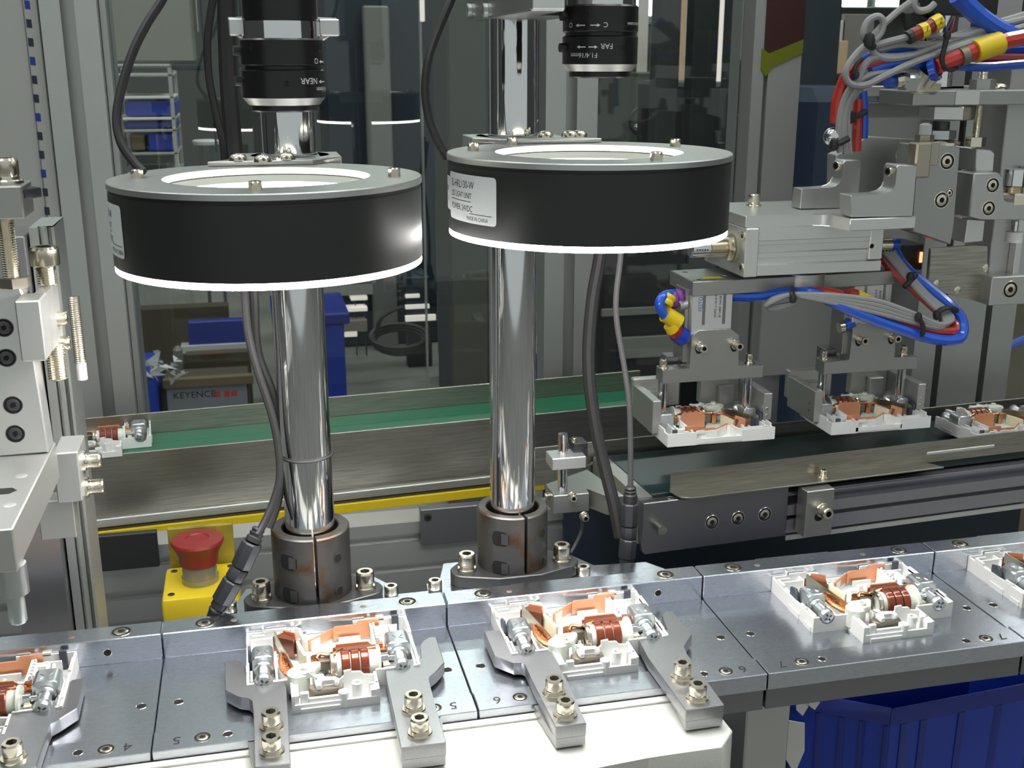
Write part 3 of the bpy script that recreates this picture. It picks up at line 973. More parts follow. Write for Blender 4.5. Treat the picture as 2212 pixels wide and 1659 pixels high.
LENS = [(611, 494.0, 0, 'black 16 mm lens pointing down over the first ring light, marked NEAR'),
        (1295, 508.0, 1, 'black 16 mm lens pointing down over the second ring light, marked FAR')]
for px, Y, k, lab in LENS:
    ax = P(px, 150, Y=Y)
    X = ax.x
    o_ = 0 if k == 0 else -74

    def zz(py, r, o_=o_, px=px, Y=Y):
        return P(px, py + o_, Y=Y - r).z
    zb = zz(243, 13)
    t = thing('camera_lens', lab, 'lens', (X, Y, zb), group='lenses of the two cameras')
    R = 17.1 if k == 0 else 16.9
    z1, z2, z3, z4, z5, z6, z7 = zz(228, 14), zz(213, R), zz(150, R), zz(143, R), zz(86, R), zz(82, R), zz(44, R - 1)
    G().lathe([(0, zb + 5), (10.5, zb + 4), (12.2, zb), (13.2, zb), (13.8, zb + .6), (13.8, z1)], (X, Y, 0), n=48).part('front_barrel', 'lens_black', t)
    G().lathe([(13.8, z1), (14.6, z1 - .1), (R, z2), (13, z2)], (X, Y, 0), n=48).part('chamfer_ring', 'gripper_alu', t)
    f = G().lathe([(13, z2), (R + .05, z2), (R + .05, z3 - .6), (R - .8, z3), (13, z3)], (X, Y, 0), n=48).part('focus_ring', 'lens_black', t)
    G().lathe([(R - 1.2, z3), (R - 1.2, z4)], (X, Y, 0), n=40).part('groove', 'lens_black', t)
    g5 = G().lathe([(13, z4), (R - .6, z4), (R, z4 + .6), (R, z5), (R - .8, z6), (10, z6)], (X, Y, 0), n=48).part('iris_ring', 'lens_black', t)
    G().lathe([(R - 1.3, z6), (R - 1.3, z7), (10, z7)], (X, Y, 0), n=48).part('mount_collar', 'chrome', t)
    G().lathe([(R - 1.8, z7), (R - 1.8, z7 + 60), (0, z7 + 60)], (X, Y, 0), n=48).part('camera_body', 'lens_black', t)
    face = -pi / 2 + .10 if k == 0 else -pi / 2 + .06

    def wrap(ang, zc, R=R, X=X, Y=Y):
        # printed upside down round the barrel
        return lambda u, v: (X + (R + .09) * cos(ang - u / R), Y + (R + .09) * sin(ang - u / R), zc - v)
    zf, zi, zl = (z2 + z3) / 2, (z4 + z5) / 2, z2 + (z3 - z2) * .18
    items = [('NEAR', 3.4, face + .78, zf + 2.2, f), ('\u2190\u2022\u2192', 3.4, face + 1.10, zf + 2.2, f), ('F1.4/16mm', 2.7, face + 1.45, zl + 2.2, f), ('O', 3.2, face + .85, zi - 2.0, g5)] if k == 0 else \
        [('FAR', 3.2, face - .02, zf + 2.6, f), ('F1.4/16mm', 3.0, face - .42, zl + 2.6, f), ('C', 3.0, face - .16, zi - 1.4, g5), ('O', 3.0, face - 1.16, zi - 1.4, g5), ('MADE IN CHINA', 1.7, face + 1.15, zi - 1.2, g5)]
    for body, size, ang, zc, par in items:
        if '\u2190' in body:
            continue
        G().text(body, size, wrap(ang, zc)).part('lettering', 'print_white', par, norm=False)

    def arrow(par, a_from, a_to, zc):
        n = 6
        da = (a_to - a_from) / n
        pt = lambda a, dz: (X + (R + .1) * cos(a), Y + (R + .1) * sin(a), zc + dz)
        g = G()
        for q in range(n - 2):
            g.poly([pt(a_from + da * q, -.22), pt(a_from + da * (q + 1), -.22), pt(a_from + da * (q + 1), .22), pt(a_from + da * q, .22)])
        g.poly([pt(a_from + da * (n - 2), -.75), pt(a_to, 0), pt(a_from + da * (n - 2), .75)])
        return g.part('arrow_mark', 'print_white', par, norm=False)
    if k == 0:
        arrow(g5, face + 1.16, face + .90, zi - 3.4)
        arrow(f, face + 1.16, face + .84, zf + .7)
        sp = [(face - .06, zf + .8), (face - .90, z5 - 3), (face + .95, z5 - 3.2)]
    else:
        arrow(f, face - .66, face - .42, zf + 1.2)
        arrow(f, face - .74, face - 1.0, zf + 1.2)
        arrow(g5, face - .62, face - .36, zi - 2.6)
        arrow(g5, face - .76, face - 1.05, zi - 2.6)
        sp = [(face + .26, zf + 1.4), (face - .70, z5 - 3)]
    for a, z in sp:
        n_ = Vector((cos(a), sin(a), 0))
        screw(t, Vector((X, Y, z)) + n_ * (R - .05), n_, D=3.4, h=.25, kind='pan', mtl='lens_black')
    for a, z in ((-pi + .12, zf + 1), (-pi + .15, z5 - 4)):
        n_ = Vector((cos(a), sin(a), 0))
        G().cyl(Vector((X, Y, z)) + n_ * (R - 1), Vector((X, Y, z)) + n_ * (R + 2.6), 2.0, 14).part('thumb_screw', 'lens_black', t)

# camera mounting blocks
a, b = P(490, 36, Y=508), P(733, 100, Y=508)
t = thing('camera_mount', 'cast silver camera holder round the first lens', 'bracket', ((a.x + b.x) / 2, 512, b.z))
G().prism([(a.x + 2, b.z + 5), (a.x + 10, b.z), (b.x - 10, b.z), (b.x - 2, b.z + 5), (b.x, a.z), (b.x - 22, a.z), (b.x - 22, a.z + 60), (a.x + 8, a.z + 60), (a.x + 8, a.z), (a.x, a.z)], 'y', 512, 520, .6).part('holder', 'alu_bright', t)
G().box(a.x + .5, a.x + 9, 496, 512, b.z + 4, a.z - 1, .5).part('jaw', 'alu_bright', t)
G().box(b.x - 9, b.x - .5, 496, 512, b.z + 4, a.z - 1, .5).part('jaw', 'alu_bright', t)
zk = P(1146, 24, Y=478).z + .1
xk = P(1146, 24, Y=478).x
yk = P(1010, 43, X=xk).y
t = thing('camera_block', 'grey aluminium arm on top of the second post, carrying the other camera', 'bracket', (135, 585, zk))
G().prism([(xk, 478), (P(1222, 28, Y=478).x, 478), (P(1222, 28, Y=478).x, 527), (156, 530), (156, yk), (xk, yk)], 'z', zk, zk + 60, .8).part('arm', 'gripper_alu', t)
G().box(xk + .6, P(1222, 28, Y=478).x - .6, 477, 477.9, zk + .8, zk + 60, .3).part('lit_front', 'alu_bright', t)  # paler skin puts the brighter side of the block into its colour
for q in (1012, 1046):
    p_ = P(q, 24, X=xk)
    screw(t, (xk, p_.y - 8, p_.z), (-1, 0, 0), D=7, h=2.5, mtl='zinc')


def threaded(g, p, q, r, pitch=1.0, n=16):
    p, q = Vector(p), Vector(q)
    L = (q - p).length
    k = max(2, int(L / pitch))
    prof = [(0, 0)]
    for i in range(k):
        prof += [(r * .86, L * i / k), (r, L * (i + .5) / k)]
    prof += [(r * .86, L), (0, L)]
    return g.lathe(prof, p, q - p, n)


def slot_beam(g, x0, x1, y0, y1, z0, z1, grooves, depth=4.0, lip=1.2):
    """aluminium extrusion along x whose front side (y0) carries open T-slots; grooves: (centre z, half width)"""
    pts = [(y0, z0)]
    for c, h in sorted(grooves):
        pts += [(y0, c - h), (y0 + lip, c - h), (y0 + lip, c - h * 1.5), (y0 + depth, c - h * 1.5), (y0 + depth, c + h * 1.5), (y0 + lip, c + h * 1.5), (y0 + lip, c + h), (y0, c + h)]
    pts += [(y0, z1), (y1, z1), (y1, z0)]
    return g.prism(pts, 'x', x0, x1)


def slot_post(g, x0, x1, y0, y1, z0, z1, grooves, depth=4.0, lip=1.2):
    """upright extrusion; grooves on its front side: (centre x, half width)"""
    pts = [(x0, y0)]
    for c, h in sorted(grooves):
        pts += [(c - h, y0), (c - h, y0 + lip), (c - h * 1.5, y0 + lip), (c - h * 1.5, y0 + depth), (c + h * 1.5, y0 + depth), (c + h * 1.5, y0 + lip), (c + h, y0 + lip), (c + h, y0)]
    pts += [(x1, y0), (x1, y1), (x0, y1)]
    return g.prism(pts, 'z', z0, z1)


# ---------------------------------------------------------------- far conveyor with the green belt
RZ = radians(4.4)
t = thing('belt_conveyor', 'long conveyor with a green belt between brushed steel guards, behind the posts', 'conveyor', (-98.5, 857.7, -60), RZ)
Z0 = 60.0                                  # local height of the belt surface
zb = P(400, 1100, Y=868).z + 60
G().box(-52, 440, -2.2, 0, zb, Z0 + 1.5, .2).part('front_guard', 'stainless', t)
G().box(-52, 440, -4.6, -2.3, zb - 3, zb + 4, .6).part('guard_lip', 'alu', t)
zt = P(560, 876, Y=913).z + 60
G().box(-50, 440, 47, 49, Z0 - 10, zt + 2, .2).part('back_guard', 'stainless', t)
g = G().box(-50, 440, .6, 46.4, Z0 - 3, Z0, .2)
b = g.part('belt', 'green_belt', t)
G().box(-50, 440, 22, 22.8, Z0 + .02, Z0 + .2).part('belt_seam', 'green_seam', b)
G().box(-50, 440, 1, 46, Z0 - 40, Z0 - 8, .5).part('bed', 'dark_steel', t)
G().box(-52, 330, -8, -5.2, zb - 12.5, zb - 5.0, .3).part('edge_strip', 'yellow', t)
G().box(-52, 330, -4.8, 6, zb - 8, zb - 3.4).part('shade_strip', 'dark_steel', t)  # dark strip put in for the shade under the guard lip

# breaker left lying on the far belt, only its end shows
copy_thing(BRK, (-128.6, 884.5, .35), 'opened breaker at the left end of the green belt, behind the silver block', rz=radians(4.4))

# machine frame under the far conveyor
z1_, z0_ = P(820, 1134, Y=815).z, P(820, 1330, Y=815).z
H_ = z1_ - z0_
g = G()
slot_beam(g, -330, 232, 815, 842, z0_, z1_, [(z0_ + H_ * .18, 3.6), (z0_ + H_ * .50, 3.6), (z0_ + H_ * .83, 3.6)], 7, 2)
t = g.thing('frame_beam', 'frame_alu', 'slotted aluminium beam of the machine frame, low behind the post sockets', 'beam', (-50, 815, z0_))
a, b = P(907, 1100, Y=808), P(1040, 1165, Y=808)
t = thing('frame_plate', 'dark grey joining plate with one black screw on the slotted frame beam', 'plate', ((a.x + b.x) / 2, 808, b.z))
G().box(a.x, b.x, 806, 814.8, b.z, a.z, .6).part('plate', 'dark_alu', t)
q = P(924, 1118, Y=806)
screw(t, (q.x, 806, q.z), (0, -1, 0), D=6, h=1, mtl='black_oxide')

a, b = P(208, 1160, Y=800), P(345, 1224, Y=800)
G().box(a.x, b.x, 800, 806, b.z, a.z, .6).thing('dark_cover', 'machine_black', 'black cover panel left of the emergency stop', 'panel', (a.x, 800, b.z))

# ---------------------------------------------------------------- near conveyor on the right
RC = Vector((248.2, 676.9, 0))
RY = radians(4.0)
t = thing('transfer_conveyor', 'short conveyor with a dark belt under the grippers, dark side plate with three sunk screws', 'conveyor', (RC.x, RC.y, -60), RY)
Z0 = 60.0
pz = lambda py, px=1390: P(px, py, Y=677).z + 60
G().prism([(0, Z0 - 1), (112, Z0 - 1), (112, pz(1190) - 3), (2, pz(1193) - 2), (0, pz(1160))], 'y', 0, 8, .5).part('side_plate', 'dark_alu', t)
G().prism([(8.2, Z0 - 1), (96, Z0 - 1), (96, Z0 - 26), (70, Z0 - 30), (8.2, pz(1185))], 'x', 0, 8, .4).part('end_plate', 'gripper_alu', t)
G().prism([(8.2, Z0), (95, Z0), (95, Z0 - 1), (8.2, Z0 - 1)], 'x', 0, 10).part('end_cap', 'alu', t)
G().box(10.2, 560, 11, 94, Z0 - 6, Z0 + .4, .4).part('belt', 'dark_belt', t)
G().lathe([(0, 9), (14, 9), (14, 93), (0, 93)], (14, 0, Z0 - 14), (0, 1, 0), 32).part('roller', 'rubber', t)
for q in (1540, 1598, 1658):
    p = P(q, 1130 - (q - 1540) * .115, Y=679)
    lx_ = (p.x - RC.x) / cos(RY)
    screw(t, (lx_, -.05, p.z + 60), (0, -1, 0), D=7.2, kind='flush')
p = P(1421, 1136, Y=678)
G().cyl((p.x - RC.x, 0, p.z + 60), (p.x - RC.x, -8, p.z + 60), 3.4, 20).part('stop_pin', 'stainless', t)
for dx in (14, 30):
    screw(t, (dx + 8, 4, Z0 - 1), D=4, kind='hole')
# slotted side beam behind the plate
g = G()
slot_beam(g, 112.5, 560, 1.5, 60, pz(1142, 1700) - 8, Z0 - 8, [(pz(1096, 1700) + 1, 3.6), (pz(1128, 1700) - 1, 1.6)], 8, 2)
g.part('side_beam', 'frame_violet', t)
G().box(112.5, 560, .2, 1.4, pz(1150, 1700) - 10, pz(1150, 1700) - 6.5).part('beam_edge', 'alu_bright', t)
# guard: upright steel sheet with a folded foot
g = G()
gz0, gz1 = P(1450, 1066, Y=687).z, P(1450, 1022, Y=687).z
g.prism([(0, gz1 - 2), (2, gz1), (536, gz1 + 2.5), (536, gz0), (0, gz0)], 'y', 9.4, 10.6)
gu = g.part('side_guard', 'stainless', t)
gu.location = Vector((24, 0, 60)) * MM
g = G().prism([(0, 10), (206, 10), (214, -4), (10, -5), (3, -1.5)], 'z', gz0 - .2, gz0 + .9, .1)
gf = g.part('guard_foot', 'stainless', t)
gf.location = Vector((24, 0, 60)) * MM
G().box(232, 292, 8.6, 9.6, 66.5, 68.8, .3).part('guard_slot', 'alu_bright', t)
p = P(1776, 1040, Y=694)
screw(t, ((p.x - RC.x) - 1, 3, 60 + gz0 + .9), D=5.6, h=3.6, washer=8)
# back guard sheet
G().box(-46, 560, 99, 100.4, Z0 - 20, Z0 + 10.5, .2).part('back_guard', 'stainless', t)
# slotted bracket that carries the guard
a = P(1772, 1060, Y=670)
bx = a.x - RC.x
t2 = thing('guard_bracket', 'upright steel bracket with a slotted bolt on the near conveyor side', 'bracket', (RC.x, RC.y, -60), RY)
z_lo = P(1772, 1165, Y=668).z + 60
G().box(bx - 9, bx + 13, -13, 0, z_lo, Z0 - 1.2, .5).part('body', 'gripper_alu', t2)
q = P(1788, 1112, Y=664)
screw(t2, (q.x - RC.x, -13, q.z + 60), (0, -1, 0), D=8.6, h=5.5, washer=11)
G().prism([(q.x - RC.x - 3.4 + 3.4 * cos(a_) + 1, q.z + 60 - 5 + 3.4 * sin(a_)) for a_ in [2 * pi * k / 16 for k in range(16)]], 'y', -13.06, -13).part('slot', 'hole', t2)

# two breakers waiting on the near belt
c1 = P(2060, 940, Y=745)
copy_thing(BRK, (569, 752, .6 + 4), 'opened breaker lying on the near belt behind the steel guard', rz=pi + RY)
copy_thing(BRK, (668, 759, .6 + 4), 'second opened breaker on the near belt, at the picture edge', rz=pi + RY)

# ---------------------------------------------------------------- sensor stand beside the second post
p0 = P(1215, 1045, Y=640)
t = thing('sensor_stand', 'small aluminium sensor stand with an upright pin and cross block, beside the second post', 'stand', (p0.x, 640, P(1215, 1100, Y=640).z))
zl = P(1215, 1100, Y=640).z
zm = P(1215, 1058, Y=640).z
zc0, zc1 = P(1215, 1005, Y=640).z, P(1215, 980, Y=640).z
zt = P(1215, 937, Y=640).z
G().cyl((p0.x, 640, zm - 2), (p0.x, 640, zt), 3.1, 20).part('pin', 'chrome', t)
G().box(p0.x - 9, p0.x + 13, 632, 648, zc0, zc1, .5).part('cross_block', 'alu_bright', t)
G().prism([(p0.x - 8, 631), (p0.x + 15, 631), (p0.x + 15, 640), (p0.x + 24, 622), (p0.x + 35, 622), (p0.x + 26, 672), (p0.x - 8, 652)], 'z', zl + 1, zm, .4).part('foot_block', 'gripper_alu', t)
q = P(1250, 960, Y=640)
G().box(q.x - 3, q.x + 6, 640, 652, zc1 - 4, zc1 + 6, .5).part('sensor_head', 'dark_plastic', t)
screw(t, (q.x - 2, 643, zc1 + 6), D=3.6, h=3)
for x_, y_ in ((1240, 1078), (1257, 1109)):
    q = P(x_, y_, Y=626)
    screw(t, (q.x, 630.9 if x_ < 1250 else 621.9, q.z), (0, -1, 0), D=4.6, h=3.2, washer=6)
q = P(1180, 1072, Y=640)
screw(t, (p0.x - 8, 640, q.z), (-1, 0, 0), D=4.6, h=3.4)
G().tube([P(1258, 1118, Y=628), P(1255, 1150, Y=632), P(1235, 1190, Y=628), P(1224, 1200, Y=620), P(1222, 1222, Y=618)], 1.1, 8).part('sensor_lead', 'grey_sheath', t)
G().tube([P(1280, 1000, Y=655), P(1262, 1010, Y=650), P(1240, 1004, Y=648), P(1226, 1000, Y=648)], 1.0, 8).part('sensor_lead', 'grey_sheath', t)

# ---------------------------------------------------------------- emergency stop
Ye = 700
a, b = P(350, 1325, Y=Ye), P(520, 1325, Y=Ye)
zt = P(432, 1290, Y=Ye).z
t = thing('emergency_stop', 'yellow emergency stop box with a red mushroom button, low behind the line', 'switch box', ((a.x + b.x) / 2, Ye + 22, a.z - 12))
G().box(a.x, b.x, Ye, Ye + 52, a.z - 14, zt, 3, 2).part('box', 'yellow', t)
bc = P(433, 1248, Y=Ye + 26)
xc, yc = bc.x, Ye + 26
zc = zt
zr = P(433, 1205, Y=yc).z
G().lathe([(12.2, zc), (12.2, zc + 4), (11.6, zc + 4), (11.2, zr - 1), (0, zr - 1)], (xc, yc, 0), n=36).part('collar', 'smoke_clear', t)
zr2 = P(433, 1168, Y=yc).z
G().lathe([(12.4, zr - 3), (13.2, zr + 4), (16.4, zr2 - 2), (17.4, zr2), (16.6, zr2 + 1.6), (8, zr2 + 2.4), (7.4, zr2 + 1.6), (0, zr2 + 1.4)], (xc, yc, 0), n=40).part('button', 'red_cap', t)
q0, q1 = P(362, 1135, Y=Ye + 60), P(508, 1200, Y=Ye + 60)
G().box(q0.x, q1.x, Ye + 53, Ye + 57, zt - 4, q0.z, .5).part('back_plate', 'yellow_dirty', t)
for dx, dy in ((6, 8), (6, 44), (b.x - a.x - 6, 44)):
    screw(t, (a.x + dx, Ye + dy, zt), D=4.6, h=.6, kind='pan', mtl='dark_steel')

# ---------------------------------------------------------------- gripper heads


def build_gripper():
    """origin over the middle of the held breaker, at its base"""
    t = thing('pneumatic_gripper', '', 'gripper', (0, 0, 0), local=True, group='gripper heads')
    y0, y1 = -8.0, 6.0
    g = G().prism([(-37, 39.4), (41, 39.2), (41, 49), (20.6, 49), (20.6, 72.6), (14, 77.4), (-11, 77.6), (-16.4, 73.4), (-16.4, 49.2), (-37, 49.4)], 'y', y0, y1, .4)
    g.part('t_bracket', 'gripper_alu', t)
    for x, z in ((-9.2, 65.6), (18, 65.6)):
        G().prism([(x - 1 + 3.0 * cos(a), z - 1 + 4.6 * sin(a)) for a in [2 * pi * k / 18 for k in range(18)]], 'y', y0 - .08, y0).part('slot', 'hole', t)
        screw(t, (x, y0 - .1, z), (0, -1, 0), D=6.2, h=5.5, washer=7.6)
    for x in (-34.2, 32.6):
        screw(t, (x, -1, 49.2), D=6.0, h=4.6, washer=8)
        G().lathe([(0, 15.4), (2.4, 15.4), (3.3, 16.6), (3.3, 39.4), (0, 39.4)], (x, -1, 0), n=24).part('push_pin', 'chrome', t)
    # cylinder body over the bracket
    bz0, bz1 = 77.8, 108
    G().box(-16, 14.8, -6, 26, bz0 - 9, bz1, .5).part('cylinder', 'alu_bright', t)
    for x in (-7, 8.5):
        G().box(x - 1.1, x + 1.1, -6.1, -5.9, bz0 + 3, bz1 - 1).part('sensor_groove', 'dark_alu', t)
    G().text('FESTO', 4.4, lambda u, v: (-11.2 - v * 0 - 1 + v * -1 + 4, -6.15, bz0 + 13 + u * .85)).part('lettering', 'ink_blue', t)
    G().text('DHPC-L-16-A-S', 2.5, lambda u, v: (1.6 - v + 1, -6.15, bz0 + 8 + u)).part('lettering', 'ink', t)
    G().text('8116803  NAG8', 2.3, lambda u, v: (5.0 - v + 1, -6.15, bz0 + 8 + u)).part('lettering', 'ink', t)
    G().box(-19, -16.1, 0, 20, 52, bz1 - 2, .3).part('side_rail', 'gripper_alu', t)
    for sx in (-1, 1):
        # parallel jaw: arm under the body, cheek beside the breaker, soft pad
        xa = 38.0 if sx < 0 else 39.0
        g = G().box(*sorted((sx * (xa + 1.4), sx * (xa + 7.8))), -14, 30, 8 if sx > 0 else 4, 28.6, .4)
        j = g.part('jaw_cheek', 'alu', t)
        G().box(*sorted((sx * 8, sx * (xa + 7.8))), 30.2, 37, 10, 33, 1.0).part('jaw_arm', 'alu', j)
        G().prism([(sx * 22, 6.5), (sx * 34, 9), (sx * 34, 24), (sx * 22, 24)], 'y', 24, 30, .4).part('jaw_step', 'alu', j)
        G().box(*sorted((sx * (xa - .9), sx * (xa + 1.3))), -10, 4, 3.4, 10.5, .3).part('soft_pad', 'soft_pad', j)
        for z in (11.5, 17):
            screw(j, (sx * (xa + 7.9) if sx < 0 else sx * (xa + 4), -6 if sx < 0 else -14.0, z), (-1, 0, 0) if sx < 0 else (0, -1, 0), D=2.2, kind='pin')
    G().box(-27, -17, 10, 24, 42, 54, .5).part('stop_block', 'dark_alu', t)
    return t


GR = build_gripper()
GR.location = Vector((276.4 + 41, 742.2, 26.3)) * MM
GR['label'] = 'pneumatic gripper head with blue and yellow tubing, holding the nearer breaker'
copy_thing(GR, (407.7 + 41, 750.3, 22.6), 'pneumatic gripper head behind the cable loop, holding the farther breaker')

# ---------------------------------------------------------------- crossbar, rotary cylinder and mounting plate
zc1, zc0 = P(1497, 609, Y=733).z, P(1497, 641, Y=733).z
a, b = P(1497, 620, Y=733), P(1935, 605, Y=740)
t = thing('cross_bar', 'long grey aluminium bar with a round hub, carrying both gripper heads', 'bar', (400, 750, zc0))
G().prism([(a.x, 733), (b.x, 742), (b.x, 788), (a.x, 779)], 'z', zc0, zc1, .6).part('bar', 'gripper_alu', t)
h = P(1738, 620, Y=744)
G().lathe([(0, zc0 - .5), (17, zc0 - .5), (17, zc1 + .8), (0, zc1 + .8)], (h.x, 750, 0), n=40).part('hub', 'alu', t)
G().box(a.x + 12, a.x + 26, 742, 748, zc1, zc1 + .15).part('yellow_sticker', 'yellow', t)
for dx, dy in ((4, 6), (5, 36), (30, 20)):
    screw(t, (a.x + dx + 3, 733 + dy, zc1), D=4.6, kind='hole', mtl='alu_bright')

ya, yb = 722.0, 792.0
za1, za0 = P(1607, 493, Y=ya).z, P(1600, 598, Y=ya).z
xa, xb = P(1607, 550, Y=ya).x, P(1903, 540, Y=ya).x
t = thing('rotary_cylinder', 'silver pneumatic rotary cylinder with two threaded dampers, under the mounting plate', 'cylinder', ((xa + xb) / 2, 757, za0))
H_ = za1 - za0
g = G()
g.prism([(ya, za0), (ya - 1.6, za0 + .5), (ya - 1.6, za0 + H_ * .22), (ya + 2, za0 + H_ * .24), (ya + 2, za0 + H_ * .36), (ya + 1, za0 + H_ * .37), (ya + 1, za0 + H_ * .46), (ya + 3, za0 + H_ * .48), (ya + 3, za0 + H_ * .62), (ya + .5, za0 + H_ * .64), (ya + .5, za0 + H_ * .72), (ya - 1.2, za0 + H_ * .74), (ya - 1.2, za1 - .2), (ya, za1), (yb, za1), (yb, za0)], 'x', xa + 10, xb)
g.part('body', 'alu_bright', t)
G().box(xa, xa + 10, ya - 1.8, yb, za0 - .5, za1 - .1, .7).part('end_cap', 'alu_bright', t)
G().box(xb - 10, xb + .5, ya - 1.4, yb, za0 + H_ * .25, za1 - .1, .6).part('end_cap', 'alu_bright', t)
zd = (za0 + za1) / 2 + 1
for k, yy in enumerate((ya + 16, ya + 50)):
    g = G()
    threaded(g, (xa, yy, zd), (xa - 20, yy, zd), 6.2, 1.1, 24)
    dm = g.part('damper', 'nickel', t)
    G().lathe([(0, 20), (5.9, 20), (5.9, 33), (5.0, 34), (0, 34)], (xa, yy, zd), (-1, 0, 0), 24).part('damper_tip', 'chrome', dm)
    G().lathe([(6, 3), (9.4, 3), (9.4, 7.4), (6, 7.6)], (xa, yy, zd), (-1, 0, 0), 6).part('lock_nut', 'nickel', dm)
    G().lathe([(6, 0), (10.4, 0), (10.4, 2.2), (6, 2.4)], (xa, yy, zd), (-1, 0, 0), 24).part('seal', 'soft_pad', dm)
    for q in range(5):
        G().box(xa - 31 + q * 1.9, xa - 29.8 + q * 1.9, yy - 6.0, yy - 5.8, zd - .2, zd + .7).part('mark', 'ink', dm)
for y_, z_ in ((ya + 3, za1 - 6), (ya + 3, za0 + 6), (yb - 8, za0 + 5)):
    screw(t, (xa, y_, z_), (-1, 0, 0), D=6.4, h=.8)
q = P(1881, 531, Y=ya)
screw(t, (q.x, ya - 1.5, q.z), (0, -1, 0), D=3.2, kind='hole', mtl='nickel')
q = P(1925, 530, Y=740)
G().cyl((xb, 745, q.z), (q.x + 2, 745, q.z), 5.0, 18).part('fitting', 'nickel', t)
G().cyl((q.x + 2, 745, q.z), (q.x + 9, 745, q.z), 4.0, 18).part('fitting_collar', 'blue_tube', t)

zp1, zp0 = P(1607, 467, Y=ya).z, za1 + .05
t = thing('mounting_plate', 'pale aluminium mounting plate with one angled corner, over the rotary cylinder', 'plate', ((xa + xb) / 2, 750, zp0))
c2, c3, c4 = P(1772, 488, Y=ya), P(1835, 500, Y=692), P(1975, 498, Y=695)
G().prism([(xa, ya), (c2.x - 6, ya), (c2.x, ya - 1.5), (c2.x + 4, ya - 6), (c3.x, 692), (c4.x, 694), (c4.x + 6, yb + 4), (xa, yb + 4)], 'z', zp0, zp1, .6).part('plate', 'alu_bright', t)
for x_, y_ in ((1628, 446), (1812, 442)):
    q = P(x_, y_, Z=zp1)
    screw(t, (q.x, q.y, zp1), D=8.4, h=6.2, washer=11)

# two J-shaped brackets standing on the plate


def zq(x, y, Y):
    return P(1652 + x / 3.95, 280 + y / 3.95, Y=Y)


for pts, Y, dep, lab, scr in [
    ([(735, 568), (740, 752), (1262, 746), (1300, 312), (1140, 304), (1121, 335), (1120, 470), (1100, 515), (1060, 545), (1000, 562)], 694, 16, 'front J-shaped aluminium bracket on the mounting plate', (1095, 370)),
    ([(320, 478), (302, 648), (800, 640), (830, 236), (690, 230), (668, 262), (665, 390), (640, 435), (610, 460), (570, 472)], 744, 14, 'rear J-shaped aluminium bracket on the mounting plate', (640, 285))]:
    W = [zq(x, y, Y) for x, y in pts]
    zmin = min(p.z for p in W)
    off = zp1 - zmin + .05
    t = thing('angle_bracket', lab, 'bracket', (W[1].x, Y, zp1), group='J-shaped brackets on the mounting plate')
    G().prism([(p.x, max(zp1 + .05, p.z + off)) for p in W], 'y', Y, Y + dep, .5).part('body', 'alu', t)
    q = zq(scr[0], scr[1], Y)
    screw(t, (W[5].x - .1, Y + dep / 2 - 1, q.z + off), (-1, -.25, .0), D=6.6, h=2.5, mtl='nickel')

# upright carriage: gusset, face plate, slide
t = thing('slide_carriage', 'grey aluminium carriage plate with sunk screws joining the brackets to the vertical slide', 'carriage', (zq(1500, 700, 712).x, 720, zq(1265, 750, 712).z))
W = [zq(x, y, 762) for x, y in [(600, 640), (610, 215), (770, 165), (862, 56), (1480, 100), (1480, 640)]]
G().prism([(p.x, p.z) for p in W], 'y', 762, 776, .6).part('gusset', 'alu', t)
W = [zq(x, y, 712) for x, y in [(1268, 745), (1303, 312), (1330, 130), (1475, 132), (1672, 156), (1608, 828), (1590, 985), (1262, 872)]]
G().prism([(p.x, p.z) for p in W], 'y', 712, 740, .8).part('face_plate', 'gripper_alu', t)
for x, y, Y, D in [(1557, 272, 712, 8), (1510, 602, 712, 8), (1575, 540, 712, 4.2), (1185, 215, 762, 8.4)]:
    q = zq(x, y, Y)
    screw(t, (q.x, Y - .02, q.z), (0, -1, 0), D=D, kind='flush')
a, b = zq(1268, 108, 705), zq(1460, 405, 705)
G().box(a.x, a.x + 12, 700, 711.5, b.z, a.z, 1.2).box(a.x + 12.2, b.x, 704, 711.5, b.z + 8, a.z, .5).part('limit_block', 'brown_nickel', t)
W = [zq(x, y, 726) for x, y in [(1808, 160), (1935, 178), (1962, 205), (1950, 358), (1800, 358)]]
G().prism([(p.x, p.z) for p in W], 'y', 726, 752, .6).part('runner_block', 'alu_bright', t)
W = [zq(x, y, 726) for x, y in [(1735, 762), (1882, 772), (1862, 955), (1705, 968)]]
G().prism([(p.x, p.z) for p in W], 'y', 726, 752, .6).part('runner_block', 'alu_bright', t)
W = [zq(x, y, 714) for x, y in [(1788, 372), (1995, 366), (2036, 402), (2030, 606), (2062, 630), (2330, 640), (2330, 775), (1845, 766), (1742, 748)]]
t2 = thing('damper_bracket', 'grey L-shaped bracket with two sunk screws at the edge of the vertical slide', 'bracket', (W[0].x, 714, W[7].z))
G().prism([(p.x, p.z) for p in W], 'y', 714, 736, .9).part('body', 'alu', t2)
for x, y in ((1945, 475), (1911, 672)):
    q = zq(x, y, 714)
    screw(t2, (q.x, 713.98, q.z), (0, -1, 0), D=7.4, kind='flush')
q0, q1, q2, q3 = zq(2165, 340, 722), zq(2165, 480, 722), zq(2165, 575, 722), zq(2160, 632, 722)
G().cyl((q0.x, 725, q1.z), (q0.x, 725, q0.z), 7.6, 20).part('damper_tip', 'chrome', t2)
g = G()
threaded(g, (q0.x, 725, q2.z), (q0.x, 725, q1.z), 7.6, 1.2, 20)
g.part('damper_thread', 'nickel', t2)
screw(t2, (q0.x, 725, q3.z + .2), D=26, h=8, kind='hex')
q0, q1, q2, q3 = zq(2092, 770, 735), zq(2092, 858, 735), zq(2092, 945, 735), zq(2080, 1230, 735)
